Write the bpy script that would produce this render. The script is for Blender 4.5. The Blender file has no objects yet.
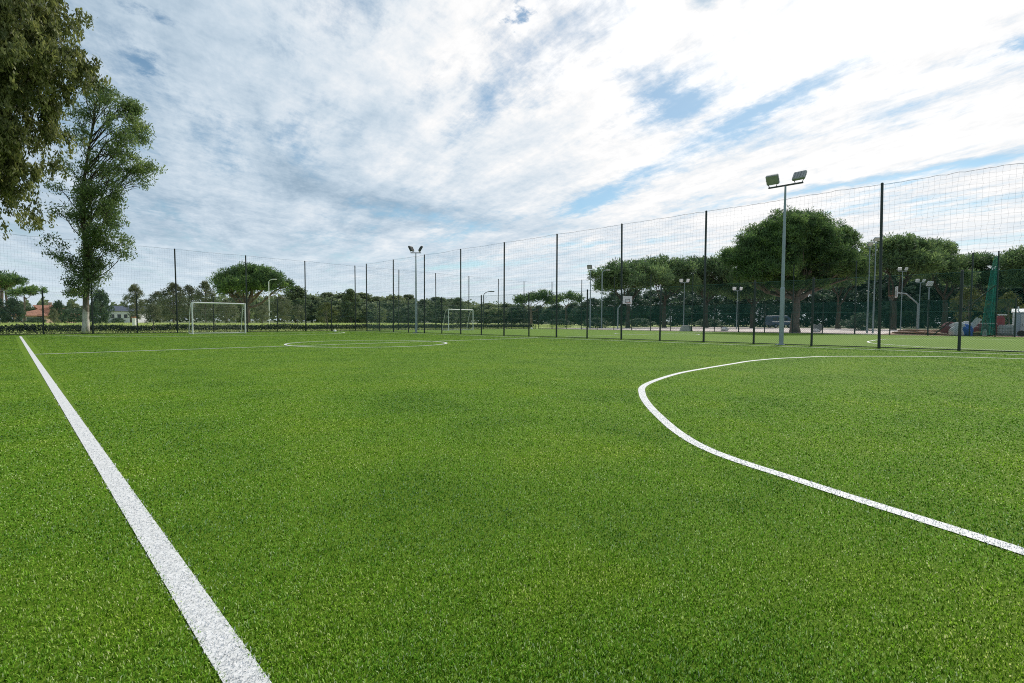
import bpy, math, random
import numpy as np
from mathutils import Matrix, Vector

# ------------------------------------------------------------------ basics
# world: X = across the pitch (away from the left touchline), Y = along the left touchline, Z = up
R = np.random.default_rng(7)
random.seed(7)
scene = bpy.context.scene
COL = scene.collection
F, PITCH, ROLL, YAW, H = 482.55, 0.04152, 0.004365, 0.80567, 0.89
cP, sP, cY, sY, cR, sR = math.cos(PITCH), math.sin(PITCH), math.cos(YAW), math.sin(YAW), math.cos(ROLL), math.sin(ROLL)
FWD = np.array([sY * cP, cY * cP, -sP])
RGT = np.array([cY, -sY, 0.0])
UP0 = np.array([sY * sP, cY * sP, cP])
RGT2 = RGT * cR + UP0 * sR
UP2 = UP0 * cR - RGT * sR
LATX = np.array([cY, -sY, 0.0])          # horizontal, to the right
DEPX = np.array([sY, cY, 0.0])           # horizontal, away


def ray(px, py):
    return FWD + RGT2 * ((px - 512) / F) - UP2 * ((py - 341.5) / F)


def at(px, py, d):
    """world point seen at (px, py) at horizontal depth d metres"""
    r = ray(px, py)
    return np.array([0, 0, H]) + r * (d / (r @ DEPX))


def foot(px, d):
    p = at(px, 330, d); p[2] = 0
    return p


def zof(px, py, d):
    return float(at(px, py, d)[2])


# ------------------------------------------------------------------ tagging
def tag(o, label=None, cat=None, group=None, kind=None):
    if label: o['label'] = label
    if cat: o['category'] = cat
    if group: o['group'] = group
    if kind: o['kind'] = kind
    return o


def empty(name, loc=(0, 0, 0), rz=0.0, label=None, cat=None, group=None):
    o = bpy.data.objects.new(name, None)
    COL.objects.link(o)
    o.location = loc
    o.rotation_euler = (0, 0, rz)
    o.empty_display_size = .3
    return tag(o, label, cat, group)


def link(name, me, m, parent=None):
    o = bpy.data.objects.new(name, me)
    COL.objects.link(o)
    if m is not None:
        me.materials.append(m)
    if parent is not None:
        o.parent = parent
    return o


def copy_tree(o, parent=None):
    c = o.copy()
    COL.objects.link(c)
    if parent is not None:
        c.parent = parent
    for ch in list(o.children):
        copy_tree(ch, c)
    return c


# ------------------------------------------------------------------ mesh helpers
class MB:
    def __init__(s):
        s.v, s.f, s.n = [], [], 0

    def add(s, v, f):
        v = np.asarray(v, float)
        s.v.append(v)
        for q in f:
            s.f.append(tuple(int(i) + s.n for i in q))
        s.n += len(v)
        return s

    def box(s, c, d, rz=0.0, M=None, bev=0.0):
        x, y, z = d[0] / 2, d[1] / 2, d[2] / 2
        if bev > 0:
            b = min(bev, x * .45, y * .45, z * .45)
            ring = [(-x + b, -y), (x - b, -y), (x, -y + b), (x, y - b), (x - b, y), (-x + b, y), (-x, y - b), (-x, -y + b)]
            rin = [(-x + b, -y + b), (x - b, -y + b), (x - b, -y + b), (x - b, y - b), (x - b, y - b), (-x + b, y - b), (-x + b, y - b), (-x + b, -y + b)]
            v = [(p[0], p[1], -z) for p in rin] + [(p[0], p[1], -z + b) for p in ring] + [(p[0], p[1], z - b) for p in ring] + [(p[0], p[1], z) for p in rin]
            v = np.array(v, float)
            f = []
            for k in range(3):
                for i in range(8):
                    j = (i + 1) % 8
                    f.append((k * 8 + i, k * 8 + j, (k + 1) * 8 + j, (k + 1) * 8 + i))
            f.append(tuple(range(7, -1, -1)))
            f.append(tuple(range(24, 32)))
        else:
            v = np.array([(i, j, k) for k in (-z, z) for i, j in ((-x, -y), (x, -y), (x, y), (-x, y))], float)
            f = [(3, 2, 1, 0), (4, 5, 6, 7), (0, 1, 5, 4), (1, 2, 6, 5), (2, 3, 7, 6), (3, 0, 4, 7)]
        if M is not None:
            v = v @ np.array(M)[:3, :3].T
        if rz:
            c_, s_ = math.cos(rz), math.sin(rz)
            v = v @ np.array([[c_, -s_, 0], [s_, c_, 0], [0, 0, 1]]).T
        return s.add(v + np.asarray(c, float), f)

    def tube(s, pts, rad, n=8, cap=True):
        pts = np.asarray(pts, float)
        if np.isscalar(rad):
            rad = [rad] * len(pts)
        vs, fs = [], []
        t0 = None
        for i, p in enumerate(pts):
            a = pts[max(i - 1, 0)]; b = pts[min(i + 1, len(pts) - 1)]
            t = (b - a) / (np.linalg.norm(b - a) + 1e-9)
            if t0 is None:
                h = np.array([0, 0, 1.0]) if abs(t[2]) < .9 else np.array([1.0, 0, 0])
                u = np.cross(t, h); u /= np.linalg.norm(u)
            else:
                u = u - t * (u @ t); u /= np.linalg.norm(u) + 1e-9
            t0 = t
            w = np.cross(t, u)
            for k in range(n):
                a_ = 2 * math.pi * k / n
                vs.append(p + rad[i] * (math.cos(a_) * u + math.sin(a_) * w))
        m = len(pts)
        for i in range(m - 1):
            for k in range(n):
                k2 = (k + 1) % n
                fs.append((i * n + k, i * n + k2, (i + 1) * n + k2, (i + 1) * n + k))
        if cap:
            fs.append(tuple(range(n - 1, -1, -1)))
            fs.append(tuple(range((m - 1) * n, m * n)))
        return s.add(vs, fs)

    def mesh(s, name, smooth=False):
        me = bpy.data.meshes.new(name)
        me.from_pydata([tuple(p) for p in np.concatenate(s.v)], [], s.f)
        if smooth:
            me.polygons.foreach_set('use_smooth', [True] * len(me.polygons))
        me.validate()
        me.update()
        return me

    def build(s, name, m, parent=None, smooth=False):
        return link(name, s.mesh(name, smooth), m, parent)


def mesh_np(name, verts, faces, attrs=None):
    """faces: list of int arrays (n, k)"""
    me = bpy.data.meshes.new(name)
    verts = np.ascontiguousarray(verts, np.float32)
    me.vertices.add(len(verts))
    me.vertices.foreach_set('co', verts.ravel())
    loops = np.concatenate([f.ravel() for f in faces]).astype(np.int32)
    sizes = np.concatenate([np.full(len(f), f.shape[1], np.int32) for f in faces])
    starts = np.concatenate([[0], np.cumsum(sizes)[:-1]]).astype(np.int32)
    me.loops.add(len(loops))
    me.loops.foreach_set('vertex_index', loops)
    me.polygons.add(len(sizes))
    me.polygons.foreach_set('loop_start', starts)
    me.update(calc_edges=True)
    for k, a in (attrs or {}).items():
        at_ = me.attributes.new(k, 'FLOAT', 'POINT')
        at_.data.foreach_set('value', np.ascontiguousarray(a, np.float32))
    return me


def wires(name, P, Q, r, m, parent=None):
    """many straight thin wires P->Q as triangular prisms, one mesh"""
    P, Q = np.asarray(P, float), np.asarray(Q, float)
    t = Q - P
    t /= np.linalg.norm(t, axis=1)[:, None] + 1e-9
    h = np.where(np.abs(t[:, 2:3]) < .9, np.array([[0, 0, 1.0]]), np.array([[1.0, 0, 0]]))
    u = np.cross(t, h); u /= np.linalg.norm(u, axis=1)[:, None] + 1e-9
    w = np.cross(t, u)
    V = []
    for base in (P, Q):
        for k in range(3):
            a = 2 * math.pi * k / 3
            V.append(base + r * (math.cos(a) * u + math.sin(a) * w))
    V = np.stack(V, 1).reshape(-1, 3)
    o = (np.arange(len(P)) * 6)[:, None]
    fs = np.concatenate([o + np.array([[k, (k + 1) % 3, 3 + (k + 1) % 3, 3 + k]]) for k in range(3)])
    return link(name, mesh_np(name, V, [fs]), m, parent)


# ------------------------------------------------------------------ materials
def mat(name):
    m = bpy.data.materials.new(name)
    m.use_nodes = True
    nt = m.node_tree
    nt.nodes.clear()
    out = nt.nodes.new('ShaderNodeOutputMaterial')
    return m, nt, out


def N(nt, t, **kw):
    n = nt.nodes.new(t)
    for k, v in kw.items():
        if k == 'inp':
            for i, val in v.items():
                n.inputs[i].default_value = val
        else:
            setattr(n, k, v)
    return n


def ramp(nt, stops, interp='LINEAR'):
    n = nt.nodes.new('ShaderNodeValToRGB')
    cr = n.color_ramp
    cr.interpolation = interp
    while len(cr.elements) < len(stops):
        cr.elements.new(.5)
    for e, (p, c) in zip(cr.elements, stops):
        e.position = p
        e.color = (c[0], c[1], c[2], 1) if not np.isscalar(c) else (c, c, c, 1)
    return n


def surf(name, c1, c2=None, scale=8.0, rough=.6, metal=0.0, bump=0.0, bscale=None, spec=.5, detail=6, stretch=(1, 1, 1), mid=(.35, .65)):
    """noise-mottled principled surface in object space"""
    m, nt, out = mat(name)
    b = N(nt, 'ShaderNodeBsdfPrincipled', inp={'Roughness': rough, 'Metallic': metal, 'Specular IOR Level': spec})
    nt.links.new(b.outputs[0], out.inputs[0])
    tc = N(nt, 'ShaderNodeTexCoord')
    mp = N(nt, 'ShaderNodeMapping')
    mp.inputs['Scale'].default_value = stretch
    nt.links.new(tc.outputs['Object'], mp.inputs[0])
    no = N(nt, 'ShaderNodeTexNoise', inp={'Scale': scale, 'Detail': detail, 'Roughness': .6})
    nt.links.new(mp.outputs[0], no.inputs['Vector'])
    rp = ramp(nt, [(mid[0], c1), (mid[1], c2 or c1)])
    nt.links.new(no.outputs[0], rp.inputs[0])
    nt.links.new(rp.outputs[0], b.inputs['Base Color'])
    if bump:
        n2 = N(nt, 'ShaderNodeTexNoise', inp={'Scale': bscale or scale * 3, 'Detail': 5})
        nt.links.new(mp.outputs[0], n2.inputs['Vector'])
        bp = N(nt, 'ShaderNodeBump', inp={'Strength': bump, 'Distance': .02})
        nt.links.new(n2.outputs[0], bp.inputs['Height'])
        nt.links.new(bp.outputs[0], b.inputs['Normal'])
    return m


def leafmat(name, dark, mid, light, trans=.3, rough=.55, obj_var=.0):
    m, nt, out = mat(name)
    a = N(nt, 'ShaderNodeAttribute', attribute_name='tint')
    rp = ramp(nt, [(0, dark), (.5, mid), (1, light)])
    src = a.outputs['Fac']
    if obj_var:
        oi = N(nt, 'ShaderNodeObjectInfo')
        mm = N(nt, 'ShaderNodeMath', operation='MULTIPLY_ADD', inp={1: obj_var, 2: -obj_var / 2})
        nt.links.new(oi.outputs['Random'], mm.inputs[0])
        ad = N(nt, 'ShaderNodeMath', operation='ADD')
        nt.links.new(mm.outputs[0], ad.inputs[0]); nt.links.new(src, ad.inputs[1])
        src = ad.outputs[0]
    nt.links.new(src, rp.inputs[0])
    d = N(nt, 'ShaderNodeBsdfPrincipled', inp={'Roughness': rough, 'Specular IOR Level': .35})
    t = N(nt, 'ShaderNodeBsdfTranslucent')
    mx = N(nt, 'ShaderNodeMixShader', inp={0: trans})
    nt.links.new(rp.outputs[0], d.inputs['Base Color'])
    nt.links.new(rp.outputs[0], t.inputs['Color'])
    nt.links.new(d.outputs[0], mx.inputs[1]); nt.links.new(t.outputs[0], mx.inputs[2])
    nt.links.new(mx.outputs[0], out.inputs[0])
    return m


M = {}
M['green_metal'] = surf('green_coated_steel', (.006, .016, .014), (.010, .024, .020), 3, .45)
M['pale_green_metal'] = surf('weathered_green_steel', (.05, .10, .09), (.075, .13, .115), 3, .5)
M['galv'] = surf('galvanised_steel', (.22, .27, .29), (.30, .35, .37), 2.2, .5, .35, stretch=(3, 3, .5))
M['dark_metal'] = surf('dark_grey_metal', (.028, .036, .036), (.05, .058, .056), 5, .5)
M['lens'] = surf('lamp_glass', (.25, .26, .26), (.32, .33, .33), 4, .3)
M['head_metal'] = surf('lamp_housing', (.24, .25, .25), (.30, .31, .31), 6, .5, .0)
M['pale_head'] = surf('pale_lamp_housing', (.50, .52, .52), (.6, .61, .61), 6, .4)
M['pale_lens'] = surf('pale_lamp_glass', (.58, .60, .60), (.68, .70, .70), 6, .25)
M['wire'] = surf('green_wire', (.018, .095, .082), (.026, .12, .105), 2, .5)
M['cord'] = surf('dark_net_cord', (.012, .022, .02), (.018, .03, .028), 2, .8)
M['goal_white'] = surf('white_goal_paint', (.70, .71, .70), (.78, .79, .78), 5, .4)
M['goal_net'] = surf('pale_goal_net', (.25, .28, .26), (.32, .35, .33), 5, .8)
M['bark'] = surf('brown_bark', (.035, .024, .018), (.085, .058, .043), 5, .9, bump=.8, bscale=14, stretch=(1, 1, .35))
M['pine_bark'] = surf('red_brown_pine_bark', (.09, .062, .05), (.21, .15, .125), 3.2, .95, bump=.9, bscale=9, stretch=(1, 1, .4))
M['grey_bark'] = surf('grey_bark', (.10, .085, .07), (.2, .175, .15), 4, .9, bump=.6, bscale=12, stretch=(1, 1, .3))
M['white_bark'] = surf('white_peeling_bark', (.16, .14, .115), (.66, .63, .57), 2.6, .8, bump=.5, bscale=9, stretch=(1, 1, .45), mid=(.42, .52))
M['conc'] = surf('pale_concrete', (.33, .31, .29), (.45, .43, .41), 3, .85, bump=.3)
M['leaf_hang'] = leafmat('olive_hanging_leaf', (.040, .055, .022), (.125, .155, .050), (.33, .35, .11), .5)
M['leaf_eu'] = leafmat('grey_green_leaf', (.045, .085, .038), (.130, .205, .072), (.28, .36, .10), .5)
M['needle'] = leafmat('pine_needle', (.036, .078, .034), (.112, .200, .070), (.25, .36, .10), .5)
M['needle_far'] = leafmat('far_pine_needle', (.038, .080, .038), (.108, .185, .076), (.23, .32, .105), .5, obj_var=.25)
M['leaf_far'] = leafmat('far_woodland_leaf', (.06, .095, .052), (.15, .205, .10), (.27, .31, .14), .45, obj_var=.5)
M['leaf_olive'] = leafmat('olive_leaf', (.07, .09, .050), (.15, .175, .09), (.25, .27, .15), .38, obj_var=.35)
M['leaf_bush'] = leafmat('bush_leaf', (.032, .058, .042), (.075, .125, .072), (.14, .20, .09), .4, obj_var=.3)
M['leaf_yellow'] = leafmat('yellow_green_leaf', (.05, .065, .018), (.11, .135, .032), (.19, .21, .06), .3)
M['hedge'] = leafmat('hedge_leaf', (.012, .024, .012), (.03, .052, .02), (.08, .115, .04), .25)
M['field_grass'] = leafmat('hay_grass', (.28, .36, .11), (.44, .52, .17), (.58, .63, .25), .45)


# ------------------------------------------------------------------ camera
cam = bpy.data.cameras.new('camera')
cam.sensor_width = 36
cam.lens = F * 36 / 1024
cam.clip_start = .05
cam.clip_end = 6000
co = bpy.data.objects.new('camera', cam)
COL.objects.link(co)
Mx = Matrix.Identity(4)
for i in range(3):
    Mx[i][0] = RGT2[i]; Mx[i][1] = UP2[i]; Mx[i][2] = -FWD[i]
Mx[2][3] = H
co.matrix_world = Mx
scene.camera = co

# ------------------------------------------------------------------ light and sky
SUN_EL, SUN_AZ = math.radians(44), math.radians(82)      # azimuth from +Y towards +X
SD = np.array([math.sin(SUN_AZ) * math.cos(SUN_EL), math.cos(SUN_AZ) * math.cos(SUN_EL), math.sin(SUN_EL)])
sl = bpy.data.lights.new('sun', 'SUN')
sl.energy = 3.0
sl.angle = math.radians(8)
sl.color = (1.0, .95, .87)
so = bpy.data.objects.new('sun', sl)
COL.objects.link(so)
so.rotation_euler = Vector(SD).to_track_quat('Z', 'Y').to_euler()


def build_world():
    w = bpy.data.worlds.new('World')
    scene.world = w
    w.use_nodes = True
    nt = w.node_tree
    nt.nodes.clear()
    L = nt.links.new
    out = N(nt, 'ShaderNodeOutputWorld')
    bg = N(nt, 'ShaderNodeBackground', inp={'Strength': .1})
    L(bg.outputs[0], out.inputs[0])
    sky = N(nt, 'ShaderNodeTexSky', sky_type='NISHITA', sun_disc=False, sun_elevation=SUN_EL, sun_rotation=SUN_AZ,
            altitude=10, air_density=1.0, dust_density=.35, ozone_density=1.0)
    tc = N(nt, 'ShaderNodeTexCoord')
    sep = N(nt, 'ShaderNodeSeparateXYZ')
    L(tc.outputs['Generated'], sep.inputs[0])

    def mth(op, a, b=None, c=None, clamp=False):
        n = N(nt, 'ShaderNodeMath', operation=op, use_clamp=clamp)
        for i, x in enumerate((a, b, c)):
            if x is None: continue
            if isinstance(x, (int, float)): n.inputs[i].default_value = x
            else: L(x, n.inputs[i])
        return n.outputs[0]

    z = mth('MAXIMUM', sep.outputs[2], .02)
    zz = mth('ADD', z, .03)
    u = mth('DIVIDE', sep.outputs[0], zz)
    v = mth('DIVIDE', sep.outputs[1], zz)
    cmb = N(nt, 'ShaderNodeCombineXYZ')
    L(u, cmb.inputs[0]); L(v, cmb.inputs[1])
    P = cmb.outputs[0]

    def plane(px, py):
        r = ray(px, py); r = r / np.linalg.norm(r)
        q = max(r[2], .02) + .03
        return np.array([r[0] / q, r[1] / q])

    def noise(scale, detail=8, rough=.6, rot=0.0, sx=1.0, sy=1.0, off=0.0, dist=0.0):
        mp = N(nt, 'ShaderNodeMapping', vector_type='POINT')
        m1 = N(nt, 'ShaderNodeMapping', vector_type='POINT')
        m1.inputs['Rotation'].default_value = (0, 0, rot)
        L(P, m1.inputs[0])
        mp.inputs['Scale'].default_value = (sx, sy, 1)
        mp.inputs['Location'].default_value = (off, off * .7, 0)
        L(m1.outputs[0], mp.inputs[0])
        n = N(nt, 'ShaderNodeTexNoise', inp={'Scale': scale, 'Detail': detail, 'Roughness': rough, 'Distortion': dist})
        L(mp.outputs[0], n.inputs['Vector'])
        return n.outputs[0]

    def blob(a, b, wid):
        """soft ellipse of cloud (or gap) lying between two directions"""
        A, B = plane(*a), plane(*b)
        c = (A + B) / 2; d = B - A
        ln = np.linalg.norm(d) / 2 + 1e-6
        mp = N(nt, 'ShaderNodeMapping', vector_type='TEXTURE')
        mp.inputs['Location'].default_value = (c[0], c[1], 0)
        mp.inputs['Rotation'].default_value = (0, 0, math.atan2(d[1], d[0]))
        mp.inputs['Scale'].default_value = (ln * 1.6, wid, 1)
        L(WP, mp.inputs[0])
        g = N(nt, 'ShaderNodeTexGradient', gradient_type='SPHERICAL')
        L(mp.outputs[0], g.inputs[0])
        return g.outputs['Fac']

    st = math.radians(90 - 18.6)        # streak heading
    # warp so the big shapes are ragged
    wn = N(nt, 'ShaderNodeTexNoise', inp={'Scale': 2.2, 'Detail': 8, 'Roughness': .65})
    L(P, wn.inputs['Vector'])
    vm = N(nt, 'ShaderNodeVectorMath', operation='MULTIPLY_ADD')
    L(wn.outputs['Color'], vm.inputs[0])
    vm.inputs[1].default_value = (.7, .7, 0)
    vm2 = N(nt, 'ShaderNodeVectorMath', operation='ADD')
    L(P, vm2.inputs[0]); vm2.inputs[1].default_value = (-.35, -.35, 0)
    L(vm2.outputs[0], vm.inputs[2])
    WP = vm.outputs[0]

    base = noise(1.15, 9, .62, -st, .55, 1.25, 3.1, .3)
    fine = noise(5.5, 9, .70, -st, .75, 1.15, 9.4, .2)
    ripple = noise(15, 5, .65, -st + .9, .65, 1.3, 1.7, .3)
    dens = mth('MULTIPLY_ADD', base, 1.15, -.13)
    dens = mth('MULTIPLY_ADD', fine, .55, dens)
    streak = noise(1.3, 9, .66, -st, .50, 1.9, 5.3, .2)
    dens = mth('MULTIPLY_ADD', streak, .85, mth('ADD', dens, -.425))
    dens = mth('MULTIPLY_ADD', ripple, .24, mth('ADD', dens, -.06))
    # gaps where the blue shows, and thick places
    gaps = [((690, 148), (850, 62), .20, .54), ((640, 70), (660, 125), .19, .50), ((570, 215), (650, 175), .28, .60),
            ((740, 205), (1060, 150), .17, .30), ((1010, 40), (1060, 30), .1, .5), ((130, -5), (175, 25), .09, .5),
            ((500, 10), (520, 0), .05, .5), ((380, 205), (480, 228), .4, .34), ((120, 62), (150, 66), .05, .3),
            ((545, 250), (600, 240), .3, .3), ((430, 270), (520, 262), .5, .25), ((250, 125), (330, 175), .2, .16)]
    for a, b, wd, k in gaps:
        dens = mth('MULTIPLY_ADD', blob(a, b, wd), -k, dens)
    for a, b, wd, k in [((740, 60), (860, 20), .3, .35), ((480, 120), (560, 170), .25, .15), ((830, 160), (960, 120), .1, .12)]:
        dens = mth('MULTIPLY_ADD', blob(a, b, wd), k, dens)
    cover = N(nt, 'ShaderNodeMapRange', inp={1: .30, 2: .80, 3: 0.10, 4: 1.0})
    cover.interpolation_type = 'SMOOTHSTEP'
    L(dens, cover.inputs[0])
    # brightness of the cloud: thin = pale blue grey, dense near the sun = white
    sdv = N(nt, 'ShaderNodeVectorMath', operation='DOT_PRODUCT')
    nrm = N(nt, 'ShaderNodeVectorMath', operation='NORMALIZE')
    L(tc.outputs['Generated'], nrm.inputs[0])
    L(nrm.outputs[0], sdv.inputs[0]); sdv.inputs[1].default_value = tuple(SD)
    cs = mth('MAXIMUM', sdv.outputs['Value'], 0.0)
    glow = mth('POWER', cs, 3.0)
    thick = noise(1.7, 7, .6, -st, .6, 1.2, 21.0, .5)
    lum = mth('MULTIPLY_ADD', thick, 5.2, 1.5)
    lum = mth('MULTIPLY_ADD', fine, 3.2, mth('ADD', lum, -.35))
    lum = mth('MULTIPLY_ADD', ripple, 1.2, mth('ADD', lum, -.45))
    lum = mth('MULTIPLY_ADD', streak, 3.4, mth('ADD', lum, -1.7))
    lum = mth('MULTIPLY_ADD', glow, 4.9, lum)
    for a, b, wd, k in [((690, 5), (740, -20), .12, -3.2), ((290, 185), (500, 225), .55, -2.3), ((760, 200), (1040, 150), .14, -2.4),
                        ((330, 130), (420, 110), .25, -.8)]:
        lum = mth('MULTIPLY_ADD', blob(a, b, wd), k, lum)
    lum = mth('MAXIMUM', lum, 2.0)
    tintf = N(nt, 'ShaderNodeMapRange', inp={1: 4.0, 2: 8.6, 3: 0.0, 4: 1.0})
    L(lum, tintf.inputs[0])
    tint = ramp(nt, [(0, (.66, .92, 1.18)), (.5, (.82, .97, 1.11)), (1, (1.0, 1.0, 1.0))])
    L(tintf.outputs[0], tint.inputs[0])
    cc = N(nt, 'ShaderNodeVectorMath', operation='SCALE')
    L(tint.outputs[0], cc.inputs[0]); L(lum, cc.inputs['Scale'])
    sk = N(nt, 'ShaderNodeVectorMath', operation='MULTIPLY')
    L(sky.outputs[0], sk.inputs[0]); sk.inputs[1].default_value = (.80, .98, .95)
    mx = N(nt, 'ShaderNodeMix', data_type='RGBA')
    L(cover.outputs[0], mx.inputs[0])
    L(sk.outputs[0], mx.inputs[6]); L(cc.outputs[0], mx.inputs[7])
    # towards the horizon the layer closes to a pale veil
    hz = N(nt, 'ShaderNodeMapRange', inp={1: .0, 2: .17, 3: .72, 4: 0.0})
    L(sep.outputs[2], hz.inputs[0])
    veil = N(nt, 'ShaderNodeMix', data_type='RGBA')
    L(hz.outputs[0], veil.inputs[0])
    L(mx.outputs[2], veil.inputs[6])
    veil.inputs[7].default_value = (6.9, 7.9, 8.5, 1)
    L(veil.outputs[2], bg.inputs['Color'])


build_world()

# ------------------------------------------------------------------ ground sheets
VF, UE, VC = 21.38, 40.02, 46.5          # between-pitch fence, end fence, far side fence
HT, HS = 5.78, 2.55                      # tall posts, low posts
U0 = -6.0


def sheet(name, x0, y0, x1, y1, z, m):
    me = bpy.data.meshes.new(name)
    me.from_pydata([(x0, y0, z), (x1, y0, z), (x1, y1, z), (x0, y1, z)], [], [(0, 1, 2, 3)])
    o = link(name, me, m)
    return tag(o, kind='structure')


def turf_mat():
    m, nt, out = mat('turf_base')
    b = N(nt, 'ShaderNodeBsdfPrincipled', inp={'Roughness': .8, 'Specular IOR Level': .1})
    nt.links.new(b.outputs[0], out.inputs[0])
    tc = N(nt, 'ShaderNodeTexCoord')
    def nz(s, d=5, r=.6):
        n = N(nt, 'ShaderNodeTexNoise', inp={'Scale': s, 'Detail': d, 'Roughness': r})
        nt.links.new(tc.outputs['Object'], n.inputs['Vector'])
        return n.outputs[0]
    r1 = ramp(nt, [(.3, (.030, .062, .004)), (.5, (.105, .195, .010)), (.72, (.24, .34, .04))])
    nt.links.new(nz(120, 4, .75), r1.inputs[0])
    r2 = ramp(nt, [(.3, (.86, .92, .8)), (.55, (1, 1, 1)), (.75, (1.18, 1.08, 1.1))])
    nt.links.new(nz(.35, 6, .6), r2.inputs[0])
    mx = N(nt, 'ShaderNodeMix', data_type='RGBA', blend_type='MULTIPLY', inp={0: 1.0})
    nt.links.new(r1.outputs[0], mx.inputs[6]); nt.links.new(r2.outputs[0], mx.inputs[7])
    r3 = ramp(nt, [(.62, (1, 1, 1)), (.78, (1.25, 1.1, 1.35))])
    nt.links.new(nz(14, 5, .7), r3.inputs[0])
    m2 = N(nt, 'ShaderNodeMix', data_type='RGBA', blend_type='MULTIPLY', inp={0: 1.0})
    nt.links.new(mx.outputs[2], m2.inputs[6]); nt.links.new(r3.outputs[0], m2.inputs[7])
    nt.links.new(m2.outputs[2], b.inputs['Base Color'])
    bp = N(nt, 'ShaderNodeBump', inp={'Strength': .8, 'Distance': .012})
    nt.links.new(nz(150, 4, .8), bp.inputs['Height'])
    nt.links.new(bp.outputs[0], b.inputs['Normal'])
    return m


def blade_mat():
    m, nt, out = mat('turf_fibre')
    a = N(nt, 'ShaderNodeAttribute', attribute_name='tint')
    rp = ramp(nt, [(0, (.018, .048, .002)), (.3, (.086, .220, .012)), (.68, (.258, .515, .044)), (.88, (.47, .64, .19)), (1, (.62, .72, .42))])
    nt.links.new(a.outputs['Fac'], rp.inputs[0])
    tc = N(nt, 'ShaderNodeTexCoord')
    n = N(nt, 'ShaderNodeTexNoise', inp={'Scale': .8, 'Detail': 7, 'Roughness': .62})
    nt.links.new(tc.outputs['Object'], n.inputs['Vector'])
    r2 = ramp(nt, [(.38, (.60, .70, .82)), (.5, (1, 1, 1)), (.62, (1.34, 1.12, .95))])
    nt.links.new(n.outputs[0], r2.inputs[0])
    mx = N(nt, 'ShaderNodeMix', data_type='RGBA', blend_type='MULTIPLY', inp={0: 1.0})
    nt.links.new(rp.outputs[0], mx.inputs[6]); nt.links.new(r2.outputs[0], mx.inputs[7])
    d = N(nt, 'ShaderNodeBsdfPrincipled', inp={'Roughness': .6, 'Specular IOR Level': .05})
    t = N(nt, 'ShaderNodeBsdfTranslucent')
    ms = N(nt, 'ShaderNodeMixShader', inp={0: .42})
    nt.links.new(mx.outputs[2], d.inputs['Base Color']); nt.links.new(mx.outputs[2], t.inputs['Color'])
    nt.links.new(d.outputs[0], ms.inputs[1]); nt.links.new(t.outputs[0], ms.inputs[2])
    nt.links.new(ms.outputs[0], out.inputs[0])
    return m


M['turf'] = turf_mat()
M['blade'] = blade_mat()
M['line'] = surf('white_turf', (.48, .49, .48), (.66, .66, .66), 90, .6, detail=3)
M['line_blade'] = leafmat('white_turf_fibre', (.60, .60, .60), (.71, .71, .715), (.80, .80, .805), .12)
M['ground'] = surf('rough_grass_ground', (.045, .065, .018), (.11, .125, .045), .6, .9)
M['meadow'] = surf('hay_meadow', (.30, .38, .10), (.46, .53, .18), .12, .9, detail=8)
M['court'] = surf('pale_pink_court', (.58, .48, .44), (.72, .63, .59), .25, .85, detail=7)
M['earth'] = surf('orange_earth', (.34, .21, .14), (.55, .38, .29), 3.5, .95, detail=7)

sheet('ground', -900, -900, 1500, 1500, -.035, M['ground'])
sheet('playing_field', -3.2, U0 - 6, VC, UE + .25, 0.0, M['turf'])
sheet('meadow', -160, UE + 2.2, 150, 190, -.02, M['meadow'])
sheet('court', VC + .8, 5.5, 92, 39.5, -.012, M['court'])
sheet('earth_path', VC + .35, -4, 62, 5.4, -.016, M['earth'])


# ------------------------------------------------------------------ painted lines
LW = .083
LINES = []                     # polylines (np arrays) with the line width, for cutting the fibres


def cr(pts, n=10):
    pts = [np.array(p, float) for p in pts]
    P = [2 * pts[0] - pts[1]] + pts + [2 * pts[-1] - pts[-2]]
    out = []
    for i in range(1, len(P) - 2):
        for k in range(n):
            t = k / n
            a, b, c, d = P[i - 1:i + 3]
            out.append(.5 * (2 * b + (c - a) * t + (2 * a - 5 * b + 4 * c - d) * t * t + (-a + 3 * b - 3 * c + d) * t ** 3))
    out.append(P[-2])
    return np.array(out)


def line(name, pts, z, w=LW, closed=False):
    pts = np.asarray(pts, float)
    n = len(pts)
    vs = []
    for i in range(n):
        if closed:
            t = pts[(i + 1) % n] - pts[i - 1]
        else:
            t = pts[min(i + 1, n - 1)] - pts[max(i - 1, 0)]
        t /= np.linalg.norm(t)
        nn = np.array([-t[1], t[0]])
        a = pts[i] + nn * w / 2; b = pts[i] - nn * w / 2
        vs += [(a[0], a[1], z), (b[0], b[1], z)]
    fs = []
    for i in range(n if closed else n - 1):
        j = (i + 1) % n
        fs.append((2 * i, 2 * i + 1, 2 * j + 1, 2 * j))
    me = bpy.data.meshes.new(name)
    me.from_pydata(vs, [], fs)
    o = link(name, me, M['line'])
    tag(o, kind='structure')
    LINES.append((np.vstack([pts, pts[:1]]) if closed else pts, w))
    return o


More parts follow.
